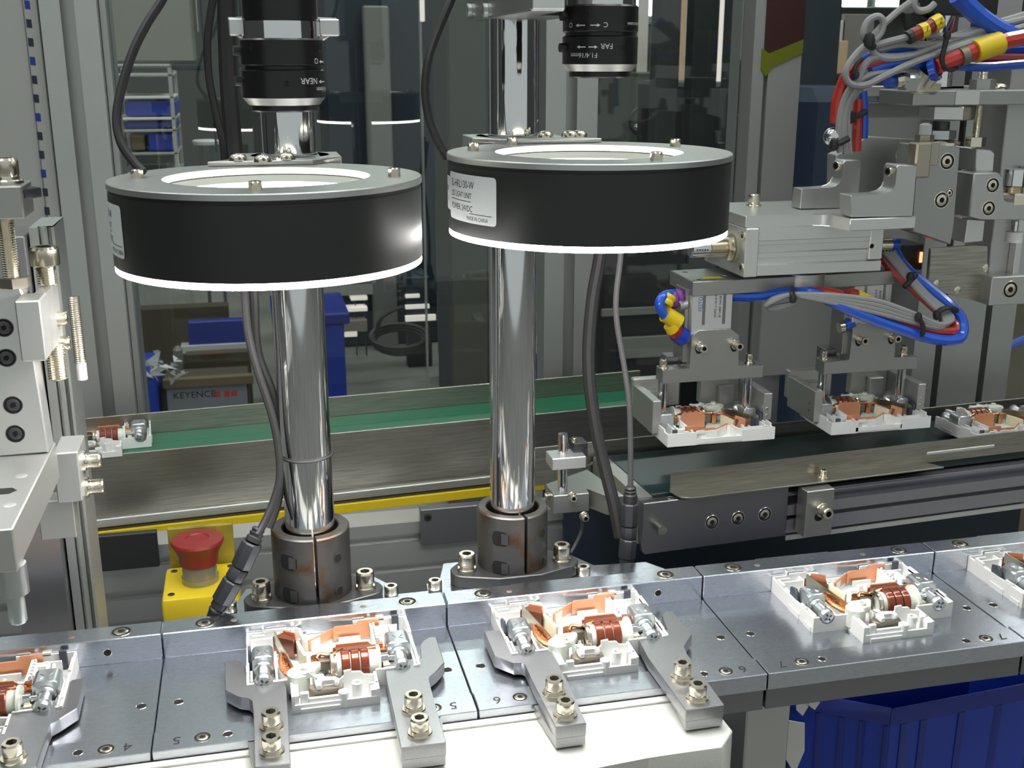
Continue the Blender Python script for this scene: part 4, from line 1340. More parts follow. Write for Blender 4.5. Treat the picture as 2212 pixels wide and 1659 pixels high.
G().cyl((q0.x, 728, q0.z), (q0.x, 728, q1.z), 2.0, 14).part('rod', 'chrome', t2)
G().cyl((q0.x, 728, q1.z), (q0.x, 728, q2.z), 6.2, 20).part('sleeve', 'white_plastic', t2)

# vertical slide behind the carriage
t = thing('vertical_slide', 'upright linear slide body with pale rails, right of the gripper module', 'slide', (zq(2000, 1200, 756).x, 770, zq(2000, 1480, 756).z))
a, b = zq(1960, 770, 756), zq(2330, 1245, 756)
G().box(a.x, b.x, 756, 790, b.z, zq(2000, -700, 756).z, .6).part('rail_body', 'alu', t)
a = zq(2160, 770, 750)
G().box(a.x, a.x + 5, 748, 755.8, b.z, a.z + 40, .3).part('rail_edge', 'alu_bright', t)
a, b = zq(1895, 1245, 745), zq(2170, 1472, 745)
G().box(a.x, b.x, 738, 790, b.z, a.z, .7).part('end_block', 'alu', t)
q = zq(2095, 1365, 738)
screw(t, (q.x, 737.9, q.z), (0, -1, 0), D=9, kind='flush')
W = [zq(x, y, 752) for x, y in [(1420, 1015), (1755, 990), (1905, 990), (1900, 1470), (1730, 1445), (1388, 1362)]]
G().prism([(p.x, p.z) for p in W], 'y', 752, 755.7, .5).part('cover_plate', 'stainless', t)
for x, y in ((1465, 1315), (1642, 1370), (1885, 1180)):
    q = zq(x, y, 752)
    screw(t, (q.x, 751.98, q.z), (0, -1, 0), D=6.2, h=.8, kind='button')
q = zq(1290, 1090, 770)
G().box(q.x - 12, q.x + 6, 770, 800, q.z - 10, q.z + 10, .6).part('sensor_switch', 'dark_plastic', t)
G().box(q.x + 3, q.x + 5, 769, 770, q.z - 4, q.z + 4).part('sensor_led', 'red_led', t)

# head of the vertical slide: beam, big coupling nut, threaded stops


def zt_(x, y, Y):
    return P(1652 + x / 3.95, y / 3.95, Y=Y)


a, b = zt_(1235, 772, 730), zt_(2330, 890, 730)
t = thing('head_beam', 'grey aluminium beam above the carriage, with a painted-on highlight', 'beam', (a.x, 730, b.z))
G().box(a.x, b.x + 160, 724, 770, b.z, a.z, .7).part('beam', 'gripper_alu', t)
q0, q1 = zt_(1632, 772, 724), zt_(1822, 890, 724)
G().box(q0.x, q1.x, 723.4, 724, q1.z, q0.z).part('highlight_patch', 'alu_bright', t)  # highlight on the beam, laid on as a brighter patch
zbm = b.z
t = thing('coupling_nut', 'large pale hexagon coupling nut with lock nut, hanging under the beam', 'nut', (zt_(1560, 1000, 735).x, 735, zt_(1560, 1240, 735).z))
cx_ = zt_(1560, 1000, 735).x
zz = lambda y: zt_(1560, y, 735).z
G().lathe([(0, zz(1025)), (17.5, zz(1025)), (19, zz(1015)), (19, zz(912)), (17.5, zz(898)), (0, zz(898))], (cx_ + 4, 742, 0), n=6).part('hexagon', 'alu_bright', t)
G().lathe([(0, zz(1110)), (6, zz(1110)), (6, zz(1040)), (0, zz(1040))], (cx_, 742, 0), n=24).part('neck', 'dark_steel', t)
G().lathe([(0, zz(1190)), (11, zz(1190)), (11, zz(1115)), (0, zz(1115))], (cx_, 742, 0), n=6).part('lock_nut', 'zinc', t)
G().lathe([(0, zz(1240)), (14.5, zz(1240)), (14.5, zz(1215)), (10, zz(1195)), (0, zz(1195))], (cx_, 742, 0), n=28).part('washer', 'nickel', t)
t = thing('stop_screw', 'small stop screw with a white plastic tip beside the coupling nut', 'screw', (zt_(1370, 1100, 728).x, 728, zt_(1370, 1215, 728).z))
cx_ = zt_(1372, 1100, 722).x
zz = lambda y: zt_(1372, y, 722).z
G().lathe([(0, zz(1150)), (4.2, zz(1150)), (4.2, zz(1065)), (2, zz(1050)), (0, zz(1050))], (cx_, 722, 0), n=20).part('tip', 'label_white', t)
G().lathe([(0, zz(1215)), (6.4, zz(1215)), (6.4, zz(1152)), (0, zz(1152))], (cx_, 722, 0), n=6).part('nut', 'brown_nickel', t)
t = thing('threaded_stop', 'long threaded stop rod with hexagon nut, right of the coupling nut', 'rod', (zt_(1805, 1200, 728).x, 728, zt_(1805, 1250, 728).z))
g = G()
threaded(g, zt_(1795, 1240, 728), Vector((zt_(1795, 1240, 728).x, 728, zbm)), 3.0, 1.0, 14)
g.part('rod', 'nickel', t)
G().lathe([(0, 0), (7, 0), (7, 6.5), (0, 6.5)], zt_(1795, 1248, 728), n=6).part('nut', 'nickel', t)
t = thing('threaded_stop', 'short threaded stop rod standing on the head beam', 'rod', (zt_(1870, 700, 745).x, 745, a.z))
p = zt_(1872, 600, 745)
g = G()
threaded(g, (p.x, 745, a.z), (p.x, 745, p.z), 3.0, 1.0, 14)
g.part('rod', 'nickel', t)
G().lathe([(0, 0), (9, 0), (9, 7), (0, 7)], (p.x, 745, a.z + .05), n=6).part('nut', 'alu', t)
screw(t, (p.x + 16, 748, a.z), D=12, h=4, kind='button')

# lift cylinder over the beam
a, b = zt_(1440, 0, 745), zt_(1965, 132, 745)
t = thing('lift_cylinder', 'black lift cylinder end with a bright rod, above the head beam', 'cylinder', ((a.x + b.x) / 2, 760, b.z))
G().box(a.x, b.x, 742, 790, b.z, b.z + 70, 1).part('end_head', 'black_oxide', t)
p = zt_(1605, 290, 745)
G().cyl((p.x, 762, zbm + 12), (p.x, 762, b.z), 12.5, 32).part('rod', 'chrome', t)
G().tube([zt_(1240, 60, 745), zt_(1250, 160, 750), zt_(1300, 230, 755), zt_(1420, 210, 760)], 7, 10).part('boot', 'rubber', t)

# ---------------------------------------------------------------- brass elbow and tubing near the head
t = thing('elbow_fitting', 'nickel elbow push-in fitting with a blue collar, under the tube bundle', 'fitting', zt_(1370, 650, 700))
G().cyl(zt_(1105, 690, 706), zt_(1265, 660, 706), 5.4, 20).part('thread_end', 'nickel', t)
G().cyl(zt_(1180, 665, 706), zt_(1330, 668, 706), 9.4, 6).part('hexagon', 'zinc', t)
G().cyl(zt_(1280, 690, 706), zt_(1450, 700, 706), 8.4, 24).part('body', 'nickel', t)
G().cyl(zt_(1340, 690, 706), zt_(1415, 580, 698), 8.8, 24).part('elbow', 'nickel', t)
G().cyl(zt_(1415, 590, 698), zt_(1470, 575, 695), 8.6, 24).part('collar', 'blue_tube', t)
G().cyl(zt_(1040, 690, 708), zt_(1105, 690, 708), 5.0, 16).part('plug', 'blue_tube', t)


def cable(name, pts, r, mtl, lab, cat='cable', group=None, fn=None, n=10):
    W = [(fn or P)(*p) for p in pts]
    if fn is zt_ and pts[-1][0] >= 2300:
        W.append(W[-1] + (W[-1] - W[-2]).normalized() * 240)
    return G().tube(W, r, n).thing(name, mtl, lab, cat, W[-1], group)


TB = 'tubes and wires of the upper bundle'
cable('air_tube', [(1640, -40, 700), (1720, 40, 700), (1830, 140, 700), (1960, 230, 700), (2080, 285, 700), (2300, 330, 700)], 6.2, 'blue_tube', 'thick bright blue air tube looping in from the top corner', 'tube', TB, zt_)
rt = cable('air_tube', [(1450, 570, 695), (1600, 510, 695), (1780, 440, 694), (1950, 380, 694), (2080, 345, 695), (2300, 300, 698)], 5.6, 'red_tube', 'bright red air tube rising from the elbow fitting', 'tube', TB, zt_)
a, b = zt_(1790, 440, 694), zt_(2010, 365, 694)
G().cyl(a, b, 7.6, 12).part('yellow_marker', 'yellow', rt)
a, b = zt_(1660, 490, 694), zt_(1720, 470, 694)
G().cyl(a, b, 6.3, 12).part('brown_band', 'brown_steel', rt)
cable('air_tube', [(780, 1290, 712), (790, 1050, 712), (800, 850, 714)], 3.4, 'red_tube', 'dark red air tube hanging behind the grey wires of the upper bundle', 'tube', TB, zt_)
cable('air_tube', [(840, 1180, 714), (845, 1000, 714), (835, 780, 716)], 3.2, 'blue_tube', 'blue air tube hanging beside the red one behind the upper bundle', 'tube', TB, zt_)
cable('air_tube', [(600, 1050, 704), (610, 900, 704), (640, 780, 704), (700, 640, 702), (830, 560, 700), (960, 520, 700), (1150, 515, 702), (1400, 520, 706), (1800, 500, 708), (2300, 500, 710)], 3.6, 'red_tube', 'red air tube arching along the left side of the upper bundle', 'tube', TB, zt_)
cable('air_tube', [(690, 800, 706), (740, 650, 704), (830, 530, 702), (960, 460, 702), (1120, 420, 704), (1500, 470, 712), (1900, 440, 712), (2300, 420, 712)], 3.2, 'blue_tube', 'dark blue air tube arching over the red one in the upper bundle', 'tube', TB, zt_)
cable('air_tube', [(900, 600, 700), (1060, 555, 700), (1250, 540, 700), (1600, 560, 702), (1900, 570, 704), (2300, 540, 706)], 3.2, 'blue_tube', 'mid blue air tube running low along the upper bundle', 'tube', TB, zt_)
GW = 'grey sensor wires of the upper bundle'
wires = [
    ([(640, 1300, 700), (630, 1100, 700), (660, 900, 700), (740, 740, 698), (900, 640, 698), (1150, 600, 700)], 'grey sensor wire inside the upper bundle, lowest of the arch'),
    ([(690, 1310, 700), (670, 1120, 700), (690, 920, 700), (770, 760, 697), (850, 560, 697), (950, 490, 697), (1150, 480, 698), (1400, 440, 700), (1800, 330, 700), (2300, 230, 700)], 'grey sensor wire running over the top of the arch'),
    ([(720, 1310, 702), (700, 1000, 702), (740, 850, 700), (840, 730, 699)], 'short grey sensor wire at the tie above the rear bracket'),
    ([(880, 370, 694), (790, 450, 694), (710, 560, 694), (690, 650, 694), (740, 720, 694), (860, 725, 694), (1000, 660, 694), (1250, 540, 694), (1500, 450, 695), (1800, 350, 696), (2300, 200, 698)], 'grey sensor wire in a wide loose loop across the fitting'),
    ([(1290, -30, 700), (1270, 40, 700), (1310, 90, 700), (1390, 80, 700), (1450, 30, 700)], 'grey sensor wire curl at the very top of the picture'),
    ([(1240, 20, 698), (1120, 110, 698), (1000, 220, 697), (930, 300, 696), (890, 350, 696)], 'thin grey sensor wire slanting down to the small tie'),
    ([(870, 360, 695), (840, 280, 695), (880, 180, 695), (960, 140, 695), (1010, 180, 695), (990, 280, 695), (910, 370, 695)], 'grey sensor wire wound into a small round coil'),
    ([(920, 390, 696), (1080, 350, 696), (1200, 320, 696), (1240, 310, 696)], 'grey sensor wire leading into the red and yellow marker'),
    ([(900, 390, 697), (950, 470, 697), (1080, 500, 697), (1300, 460, 698), (1600, 340, 700), (1900, 240, 700), (2300, 140, 700)], 'grey sensor wire sweeping up under the thick blue tube'),
    ([(960, 420, 699), (1150, 380, 699), (1400, 380, 700), (1700, 280, 702), (2000, 190, 702), (2300, 100, 702)], 'grey sensor wire, highest of the sweep to the picture edge'),
    ([(1240, 310, 698), (1400, 295, 698), (1520, 310, 699), (1700, 310, 700), (2000, 240, 702), (2300, 170, 702)], 'grey sensor wire behind the black cable tie'),
]
for pts, lab in wires:
    cable('sensor_wire', pts, 2.3, 'grey_cable', lab, 'wire', GW, zt_, 8)
t = thing('wire_marker', 'red and yellow numbered wire marker below the black cylinder', 'marker', zt_(1340, 270, 695))
mk = [zt_(x, y, 695) for x, y in ((1220, 325), (1255, 305), (1320, 275), (1380, 250), (1430, 215), (1500, 175))]
for (i, j, mm, nm) in ((0, 1, 'dark_plastic', 'end_sleeve'), (1, 2, 'red_cap', 'red_sleeve'), (2, 3, 'yellow', 'yellow_tag'), (3, 4, 'red_cap', 'red_sleeve'), (4, 5, 'yellow', 'yellow_tag')):
    tg = G().cyl(mk[i], mk[j], 4.6 if mm != 'yellow' else 5.2, 10).part(nm, mm, t)
    if mm == 'yellow':
        c = (mk[i] + mk[j]) / 2 + Vector((-1.2, -5.3, -1))
        G().text('1' if i == 2 else '2', 5, lambda u, v: (c.x + u * .9, c.y, c.z + v + u * .35)).part('digit', 'ink', tg, norm=False)


def tie(pts, lab, r=1.5, fn=None, group='black cable ties', head=True):
    W = [(fn or P)(*p) for p in pts]
    g = G()
    g.tube(W, r, 6)
    if head:
        g.ball(W[0], r * 1.6, 8, (1, 1, 1.3))
    return g.thing('cable_tie', 'rubber', lab, 'cable tie', W[0], group)


tie([(1555, 300, 690), (1535, 400, 690), (1512, 500, 690), (1530, 575, 690), (1590, 595, 692), (1640, 575, 694)], 'long black cable tie round wires and red tube in the upper bundle', 1.7, zt_)
tie([(890, 345, 692), (905, 385, 692), (925, 405, 693)], 'small black cable tie at the foot of the wire coil', 2.6, zt_)
tie([(780, 640, 693), (765, 600, 693), (790, 540, 693), (830, 500, 694)], 'black cable tie crossing the arch of the upper bundle', 1.4, zt_)
tie([(590, 1235, 698), (650, 1215, 697), (715, 1180, 697)], 'black cable tie gathering the grey wires above the rear bracket', 2.2, zt_)
tie([(740, 1000, 708), (800, 985, 707), (865, 950, 708)], 'black cable tie round the hanging red and blue tubes', 2.2, zt_)
G().ball(zt_(575, 1165, 704), 6.2, 14).thing('ball_stud', 'chrome', 'small shiny ball stud beside the hanging wires', 'stud', zt_(575, 1165, 704))

# ---------------------------------------------------------------- looping bundle between cylinder and grippers
LB = 'tubes and wires of the looping bundle'


def lp(x, y, Y):
    return P(1652 + x / 3.95, 280 + y / 3.95, Y=Y)


cable('air_tube', [(1100, 1030, 748), (1200, 1180, 742), (1380, 1330, 732), (1560, 1480, 722), (1670, 1600, 716), (1690, 1720, 710), (1640, 1790, 706), (1450, 1790, 704), (1150, 1700, 704), (850, 1590, 708), (600, 1480, 714), (420, 1400, 722), (250, 1390, 730), (100, 1400, 736), (-100, 1420, 740), (-380, 1410, 744)], 4.0, 'blue_tube', 'bright blue air tube forming the outside of the loop beside the grippers', 'tube', LB, lp)
cable('air_tube', [(990, 1060, 750), (1080, 1180, 745), (1300, 1380, 734), (1500, 1560, 724), (1620, 1660, 716), (1600, 1720, 712), (1400, 1700, 708), (1150, 1610, 708), (900, 1500, 712), (700, 1430, 718), (520, 1390, 726), (300, 1385, 734)], 3.8, 'red_tube', 'bright red air tube inside the loop beside the grippers', 'tube', LB, lp)
for k in range(4):
    o_ = k * 26
    cable('sensor_wire', [(1010 + o_, 1040, 744), (1160 + o_ * .8, 1210, 738), (1330 + o_ * .7, 1400, 728), (1470 + o_, 1540, 718), (1530 + o_ * .9, 1640 - k * 6, 711), (1480, 1690 - k * 10, 706), (1250, 1640 - k * 26, 703), (950, 1560 - k * 34, 705), (600, 1480 - k * 22, 712), (350, 1430 - k * 8, 718), (200, 1412, 722), (60 - o_ * .4, 1450 + k * 12, 726), (20, 1510, 730), (90, 1530 - k * 6, 732), (260, 1480, 734)], 1.9, 'grey_cable', 'grey sensor wire of the loop beside the grippers, %s of four' % ('first', 'second', 'third', 'fourth')[k], 'wire', LB, lp, 8)
tie([(240, 1440, 715), (232, 1400, 716), (238, 1360, 722)], 'black cable tie under the crossbar hub', 1.8, lp)
tie([(200, 1340, 729), (1240, 1260, 733), (1290, 1235, 734)][1:] + [(1190, 1345, 730)], 'black cable tie on the slanting stretch of the loop', 2.0, lp)
tie([(1470, 1580, 711), (1500, 1540, 711), (1580, 1520, 712), (1640, 1545, 714)], 'black cable tie near the bottom of the loop', 2.0, lp)
tie([(1310, 1600, 700), (1345, 1660, 699), (1350, 1730, 699), (1320, 1765, 702)], 'black cable tie round red and blue tubes of the loop', 1.8, lp)
t = thing('wire_marker', 'red and yellow wire marker on the loop under the crossbar', 'marker', lp(820, 1450, 714))
mk = [lp(x, y, 714) for x, y in ((700, 1400), (770, 1420), (850, 1460), (935, 1500))]
G().cyl(mk[0], mk[1], 5.0, 10).part('red_sleeve', 'red_cap', t)
G().cyl(mk[1], mk[2], 5.4, 10).part('yellow_tag', 'yellow', t)
G().cyl(mk[2], mk[3], 5.4, 10).part('yellow_tag', 'yellow', t)

# tubing at the side of the nearer gripper


def gp(x, y, Y):
    return P(1360 + x / 3.95, 420 + y / 3.95, Y=Y)


t = thing('gripper_tubing', 'blue tube with yellow, purple and red sleeves plugged into the nearer gripper', 'tube', gp(450, 1200, 745))
G().tube([gp(420, 1180, 742), gp(350, 1080, 740), gp(290, 1020, 739), (gp(255, 940, 739)), gp(290, 870, 742), gp(380, 850, 748), gp(440, 870, 752)], 3.6, 12).part('blue_tube', 'blue_tube', t)
for a, b, mm, nm, r in (((300, 1020), (420, 1090), 'yellow', 'yellow_tag', 6.0), ((350, 1110), (385, 1180), 'yellow', 'yellow_tag', 5.4), ((380, 1150), (420, 1200), 'red_cap', 'red_sleeve', 6.2), ((405, 1180), (465, 1225), 'blue_plastic_lit', 'blue_sleeve', 6.8), ((440, 1200), (490, 1210), 'zinc', 'plug', 5.0)):
    G().cyl(gp(*a, 740), gp(*b, 741), r, 12).part(nm, mm, t)
g = G()
threaded(g, gp(300, 940, 742), gp(340, 860, 744), 6.0, 2.6, 12)
g.part('yellow_spring', 'yellow', t)
g = G()
threaded(g, gp(345, 900, 746), gp(440, 880, 748), 7.0, 3.2, 12)
g.part('purple_spring', 'purple_tube', t)
G().cyl(gp(400, 950, 744), gp(465, 930, 746), 5.2, 14).part('nickel_fitting', 'zinc', t)
t = thing('gripper_fitting', 'small blue and nickel air fitting on the farther gripper', 'fitting', P(1823, 716, Y=748))
G().cyl(P(1812, 708, Y=748), P(1822, 706, Y=748), 4.4, 14).part('nickel_end', 'nickel', t)
G().cyl(P(1824, 704, Y=748), P(1842, 698, Y=748), 4.2, 14).part('blue_collar', 'blue_tube', t)

# ---------------------------------------------------------------- press unit at the left edge
YL = 505.0
pts = [(-60, 620), (38, 612), (52, 640), (106, 978), (-60, 992)]
W = [P(x, y, Y=YL) for x, y in pts]
t = thing('press_slide', 'pale grey slide plate with four black sunk screws at the left edge', 'slide', (W[3].x, YL, W[3].z))
G().prism([(p.x, p.z) for p in W], 'y', YL, YL + 14, .7).part('plate', 'alu_bright', t)
for x, y in ((8, 708), (14, 773), (28, 875), (33, 937)):
    q = P(x, y, Y=YL)
    screw(t, (q.x, YL - .02, q.z), (0, -1, 0), D=5.4, kind='flush', mtl='dark_steel')
zt = P(108, 978, Y=YL).z - .3
yf = P(28, 1142, Z=zt).y
xr = P(108, 978, Y=YL).x
zb = P(30, 1236, Y=yf).z
G().prism([(xr - 90, yf), (xr - .5, yf), (xr, YL + 16), (xr - 90, YL + 16)], 'z', zb, zt, .5).part('arm', 'alu', t)
for x, y in ((46, 1028), (88, 1085)):
    q = P(x, y, Z=zt)
    screw(t, (min(q.x, xr - 6), q.y, zt), D=5, kind='pin', mtl='alu_bright')
q = P(0, 1062, Z=zt)
G().prism([(q.x - 12, q.y - 3.4), (q.x + 4, q.y - 3.4), (q.x + 6.5, q.y), (q.x + 4, q.y + 3.4), (q.x - 12, q.y + 3.4)], 'z', zt, zt + .1).part('slot', 'hole', t)
p = P(38, 1280, Y=yf + 8)
z1, z2 = P(38, 1280, Y=yf + 8).z, P(38, 1344, Y=yf + 8).z
G().lathe([(0, z2), (2.8, z2), (3.3, z2 + .8), (3.3, z1), (5.4, z1), (5.4, zb), (0, zb)], (p.x - 1, yf + 8, 0), n=28).part('press_pin', 'zinc', t)

# threaded adjusting screws and their blocks
a, b = P(36, 645, Y=494), P(106, 772, Y=494)
t = thing('adjuster_block', 'silver block with a big socket bolt through it and two side screws', 'block', ((a.x + b.x) / 2, 505, b.z))
G().box(a.x, b.x, 488, 504.8, b.z, a.z, .6).box(a.x + 10, b.x, 519.4, 534, b.z, a.z, .5).box(W[3].x + 2, b.x, 504.8, 519.4, b.z, a.z).part('body', 'alu_bright', t)
for y, yy in ((676, 512), (738, 512)):
    q = P(133, y, X=b.x)
    screw(t, (b.x, min(max(q.y, 496), 525), q.z), (1, 0, 0), D=6.4, h=4.2, washer=0)
c = P(112, 572, Y=522)
c2 = P(112, 660, Y=522)
c3 = P(140, 818, Y=522)
g = G()
threaded(g, (b.x - 2, 522, a.z), (b.x - 2, 522, c.z), 4.3, 1.1, 20)
g.part('bolt_thread', 'nickel', t)
screw(t, (b.x - 2, 522, c.z), D=12.6, h=8.2)
g = G()
threaded(g, (b.x - 2, 522, c3.z), (b.x - 2, 522, b.z), 4.3, 1.1, 20)
g.part('bolt_thread', 'nickel', t)
q1, q2 = P(158, 640, Y=545), P(163, 820, Y=545)
g = G()
threaded(g, (q1.x, 545, q2.z + 8), (q1.x, 545, q1.z), 2.8, 1, 14)
t3 = thing('damper_screw', 'thin threaded screw with a white plastic tip behind the adjuster block', 'screw', (q1.x, 545, q2.z))
g.part('thread', 'nickel', t3)
G().cyl((q1.x, 545, q2.z), (q1.x, 545, q2.z + 9), 2.5, 16).part('tip', 'white_plastic', t3)

a, b = P(-50, 405, Y=500), P(57, 470, Y=500)
t = thing('top_block', 'steel block with a socket bolt on top at the upper left edge', 'block', (b.x - 8, 508, b.z))
G().box(a.x, b.x, 496, 520, b.z, P(20, 400, Y=500).z, .6).part('body', 'gripper_alu', t)
q = P(18, 392, Y=508)
screw(t, (q.x, 508, P(20, 400, Y=500).z), D=9.5, h=7, washer=12)
q0, q1 = P(10, 472, Y=508), P(10, 600, Y=508)
g = G()
threaded(g, (q0.x, 508, q1.z), (q0.x, 508, b.z), 3.6, 1.0, 18)
g.part('rod', 'nickel', t)
G().lathe([(0, 0), (6.4, 0), (6.4, 4.2), (0, 4.2)], (q0.x + 1, 508, q1.z - 4), n=6).part('nut', 'brown_nickel', t)
q = P(75, 415, Y=508)
G().prism([(b.x, 500), (q.x, 503), (q.x + 3, 507), (q.x, 511), (b.x, 514)], 'z', q.z - 2, q.z + 2, .4).part('stop_tab', 'dark_plastic', t)

a, b = P(112, 980, Y=532), P(181, 1100, Y=532)
t = thing('sensor_block', 'silver block with two socket screws sticking out sideways, over the far belt end', 'block', ((a.x + b.x) / 2, 545, b.z))
G().prism([(a.x, 532), (b.x, 532), (b.x, 558), (a.x, 558)], 'z', b.z + 4, a.z, .6).part('body', 'alu_bright', t)
G().box(a.x - 10, a.x + 6, 536, 548, P(100, 1160, Y=540).z, b.z + 4, .4).part('lower_leg', 'alu', t)
for y in (992, 1049):
    q = P(190, y, X=b.x)
    screw(t, (b.x, 545, P(190, y + 3, Y=545).z), (1, 0, 0), D=7.6, h=5.5, washer=10)

# slotted column behind the press unit
xa, xb = P(62, 500, Y=600).x, P(112, 500, Y=600).x
ZT = P(75, 492, Y=600).z
g = G()
slot_post(g, xa, xb, 600, 640, -60, ZT, [(xa + 6, 1.6), ((xa + xb) / 2 + 3, 2.2)], 5, 1.5)
g.thing('guide_column', 'alu_profile', 'narrow slotted aluminium column behind the press unit', 'column', ((xa + xb) / 2, 620, -60))
a = P(60, 500, Y=590)
G().box(xa - 26, xa - 1, 592, 632, -60, ZT - 3, .5).thing('guide_rail', 'tool_steel', 'dark steel guide rail beside the narrow slotted column', 'rail', (xa - 13, 612, -60))

# ---------------------------------------------------------------- machine enclosure
YE = 960.0
xg = lambda px, y=0, Y=YE: P(px, y, Y=Y).x
TOP = 700
g = G()
x0, x1 = xg(82), xg(207)
slot_post(g, x0, x1, YE, YE + 60, FLOORZ, TOP, [(xg(143), 5.2)], 12, 3)
t = g.thing('enclosure_column', 'alu_profile', 'broad slotted aluminium column of the enclosure, at the left', 'column', ((x0 + x1) / 2, YE + 30, FLOORZ), group='enclosure columns')
G().box(x1 + .2, xg(224), YE + 12, YE + 60, FLOORZ, TOP, .6).part('glass_bead', 'alu_profile', t)
t = thing('cable_duct', 'grey slotted cable duct running up the left side', 'duct', (xg(62), YE + 10, FLOORZ))
G().box(xg(46), xg(78), YE + 4, YE + 50, FLOORZ, TOP, .8).part('duct', 'panel_grey', t)
for k in range(23):
    py = 10 + k * 40.5
    q = P(58 + py * .096, py, Y=YE + 4)
    G().prism([(q.x - 1.9, q.z - 3.0), (q.x + 1.9, q.z - 3.4), (q.x + 1.9, q.z + 2.8), (q.x - 1.9, q.z + 3.2)], 'y', YE + 3.8, YE + 4).part('slot', 'navy' if k % 3 else 'blue_plastic', t)
G().box(xg(-220), xg(45), YE + 6, YE + 12, FLOORZ, TOP, .5).thing('side_panel', 'panel_grey', 'plain grey sheet panel at the upper left edge', 'panel', (xg(-60), YE + 8, FLOORZ))

x0, x1 = xg(1181), xg(1296)
g = G()
slot_post(g, x0, x1, YE, YE + 50, FLOORZ, TOP, [(xg(1238), 5.0)], 12, 3)
t = g.thing('enclosure_column', 'alu_profile', 'slotted aluminium column of the enclosure, right behind the second post', 'column', ((x0 + x1) / 2, YE + 20, FLOORZ), group='enclosure columns')
x0, x1 = xg(1634), xg(1740)
g = G()
slot_post(g, x0, x1, YE, YE + 50, FLOORZ, TOP, [(xg(1664), 2.0)], 6, 3)
t = g.thing('enclosure_column', 'panel_grey', 'wide grey enclosure column with a dark red poster at its top', 'column', ((x0 + x1) / 2, YE + 20, FLOORZ), group='enclosure columns')
a, b = P(1660, -40, Y=YE - 1), P(1735, 100, Y=YE - 1)
po = G().prism([(a.x, b.z - 2), (a.x + 5, b.z - 6), (b.x, b.z + 6), (b.x, a.z), (a.x, a.z)], 'y', YE - 1, YE - .2).thing('poster', 'poster_red', 'dark red poster with yellow blotches and a lime green lower edge', 'poster', (a.x, YE - 1, b.z))
G().prism([(a.x - 2, b.z - 2), (a.x + 5, b.z - 6), (b.x, b.z + 6), (b.x, b.z - 6), (a.x + 8, b.z - 18), (a.x + 3, b.z - 26), (a.x - 2, b.z - 20)], 'y', YE - 1, YE - .2).part('lime_edge', 'poster_green', po)
x0 = P(1975, 750, Y=850).x
x1 = P(2185, 750, Y=850).x
g = G()
w_ = x1 - x0
slot_post(g, x0, x1, 850, 900, FLOORZ, TOP, [(x0 + w_ * .25, 3.2), (x0 + w_ * .72, 3.2)], 12, 2.5)
g.thing('enclosure_column', 'frame_alu', 'grey double-slot column behind the farther gripper', 'column', ((x0 + x1) / 2, 870, FLOORZ), group='enclosure columns')
a, b = P(1648, 640, Y=930), P(1840, 800, Y=930)
G().box(a.x, b.x, 930, 934, b.z, a.z + 60, .4).thing('cover_panel', 'panel_grey', 'flat grey cover panel hanging between the two grippers', 'panel', (a.x, 930, b.z))
a, b = P(1868, 222, Y=860), P(2010, 330, Y=860)
G().box(a.x - 14, b.x + 60, 860, 866, b.z - 90, a.z, .6).thing('sheet_panel', 'panel_grey', 'grey sheet panel behind the slide carriage', 'panel', (a.x, 860, b.z - 90))
a, b = P(1867, 186, Y=850), P(1985, 208, Y=850)
G().box(a.x, b.x + 70, 850, 859.8, b.z, a.z, .6).thing('backing_rail', 'alu', 'narrow grey rail along the top of the sheet panel behind the carriage', 'rail', (a.x, 850, b.z))

# clear panes between the columns
for n, (p0, p1) in enumerate(((225, 1180), (1297, 1633), (1741, 2400))):
    o = structure(G().box(xg(p0), xg(p1), YE + 24, YE + 27, -60, TOP), 'window_%d' % (n + 6), 'glass_sheet', (xg(p0), YE + 25, -60))

# ---------------------------------------------------------------- support leg and blue crate below the line
a, b, c = P(1612, 1560, Y=466), P(1706, 1560, Y=466), P(1578, 1560, Y=500)
G().box(a.x, b.x, 466, 530, -300, -20.4, .8).thing('support_leg', 'alu', 'upright grey aluminium leg under the carrier line', 'leg support', ((a.x + b.x) / 2, 495, -300))

ZR = -95.0
Cn, Ln, Rn = P(1925, 1536, Z=ZR), P(1700, 1494, Z=ZR), P(2330, 1458, Z=ZR)
ul, ur = (Ln - Cn), (Rn - Cn)
Bn = Ln + ur
t = thing('blue_crate', 'blue plastic crate with ribbed sides and a thick rim, under the carrier line', 'crate', (Cn.x + 60, Cn.y + 60, ZR - 200))
mid = (Cn + Bn) / 2


def crate_pt(p, z, k):
    q = mid + (p - mid) * k
    return Vector((q.x, q.y, z))


g = G()
cor = [Cn, Rn, Bn, Ln]
for i in range(4):
    p, q = cor[i], cor[(i + 1) % 4]
    g.hexa([crate_pt(p, ZR - 200, .90), crate_pt(q, ZR - 200, .90), crate_pt(q, ZR - 200, .87), crate_pt(p, ZR - 200, .87)],
           [crate_pt(p, ZR, .97), crate_pt(q, ZR, .97), crate_pt(q, ZR, .95), crate_pt(p, ZR, .95)])
g.hexa([crate_pt(p, ZR - 200, .89) for p in cor], [crate_pt(p, ZR - 196, .89) for p in cor])
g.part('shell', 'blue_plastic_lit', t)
g = G()
for i in range(4):
    p, q = cor[i], cor[(i + 1) % 4]
    g.hexa([crate_pt(p, ZR - 11, 1.0), crate_pt(q, ZR - 11, 1.0), crate_pt(q, ZR - 11, .97), crate_pt(p, ZR - 11, .97)],
           [crate_pt(p, ZR + 1, 1.0), crate_pt(q, ZR + 1, 1.0), crate_pt(q, ZR + 1, .94), crate_pt(p, ZR + 1, .94)], 1.6)
g.part('rim', 'blue_plastic', t)
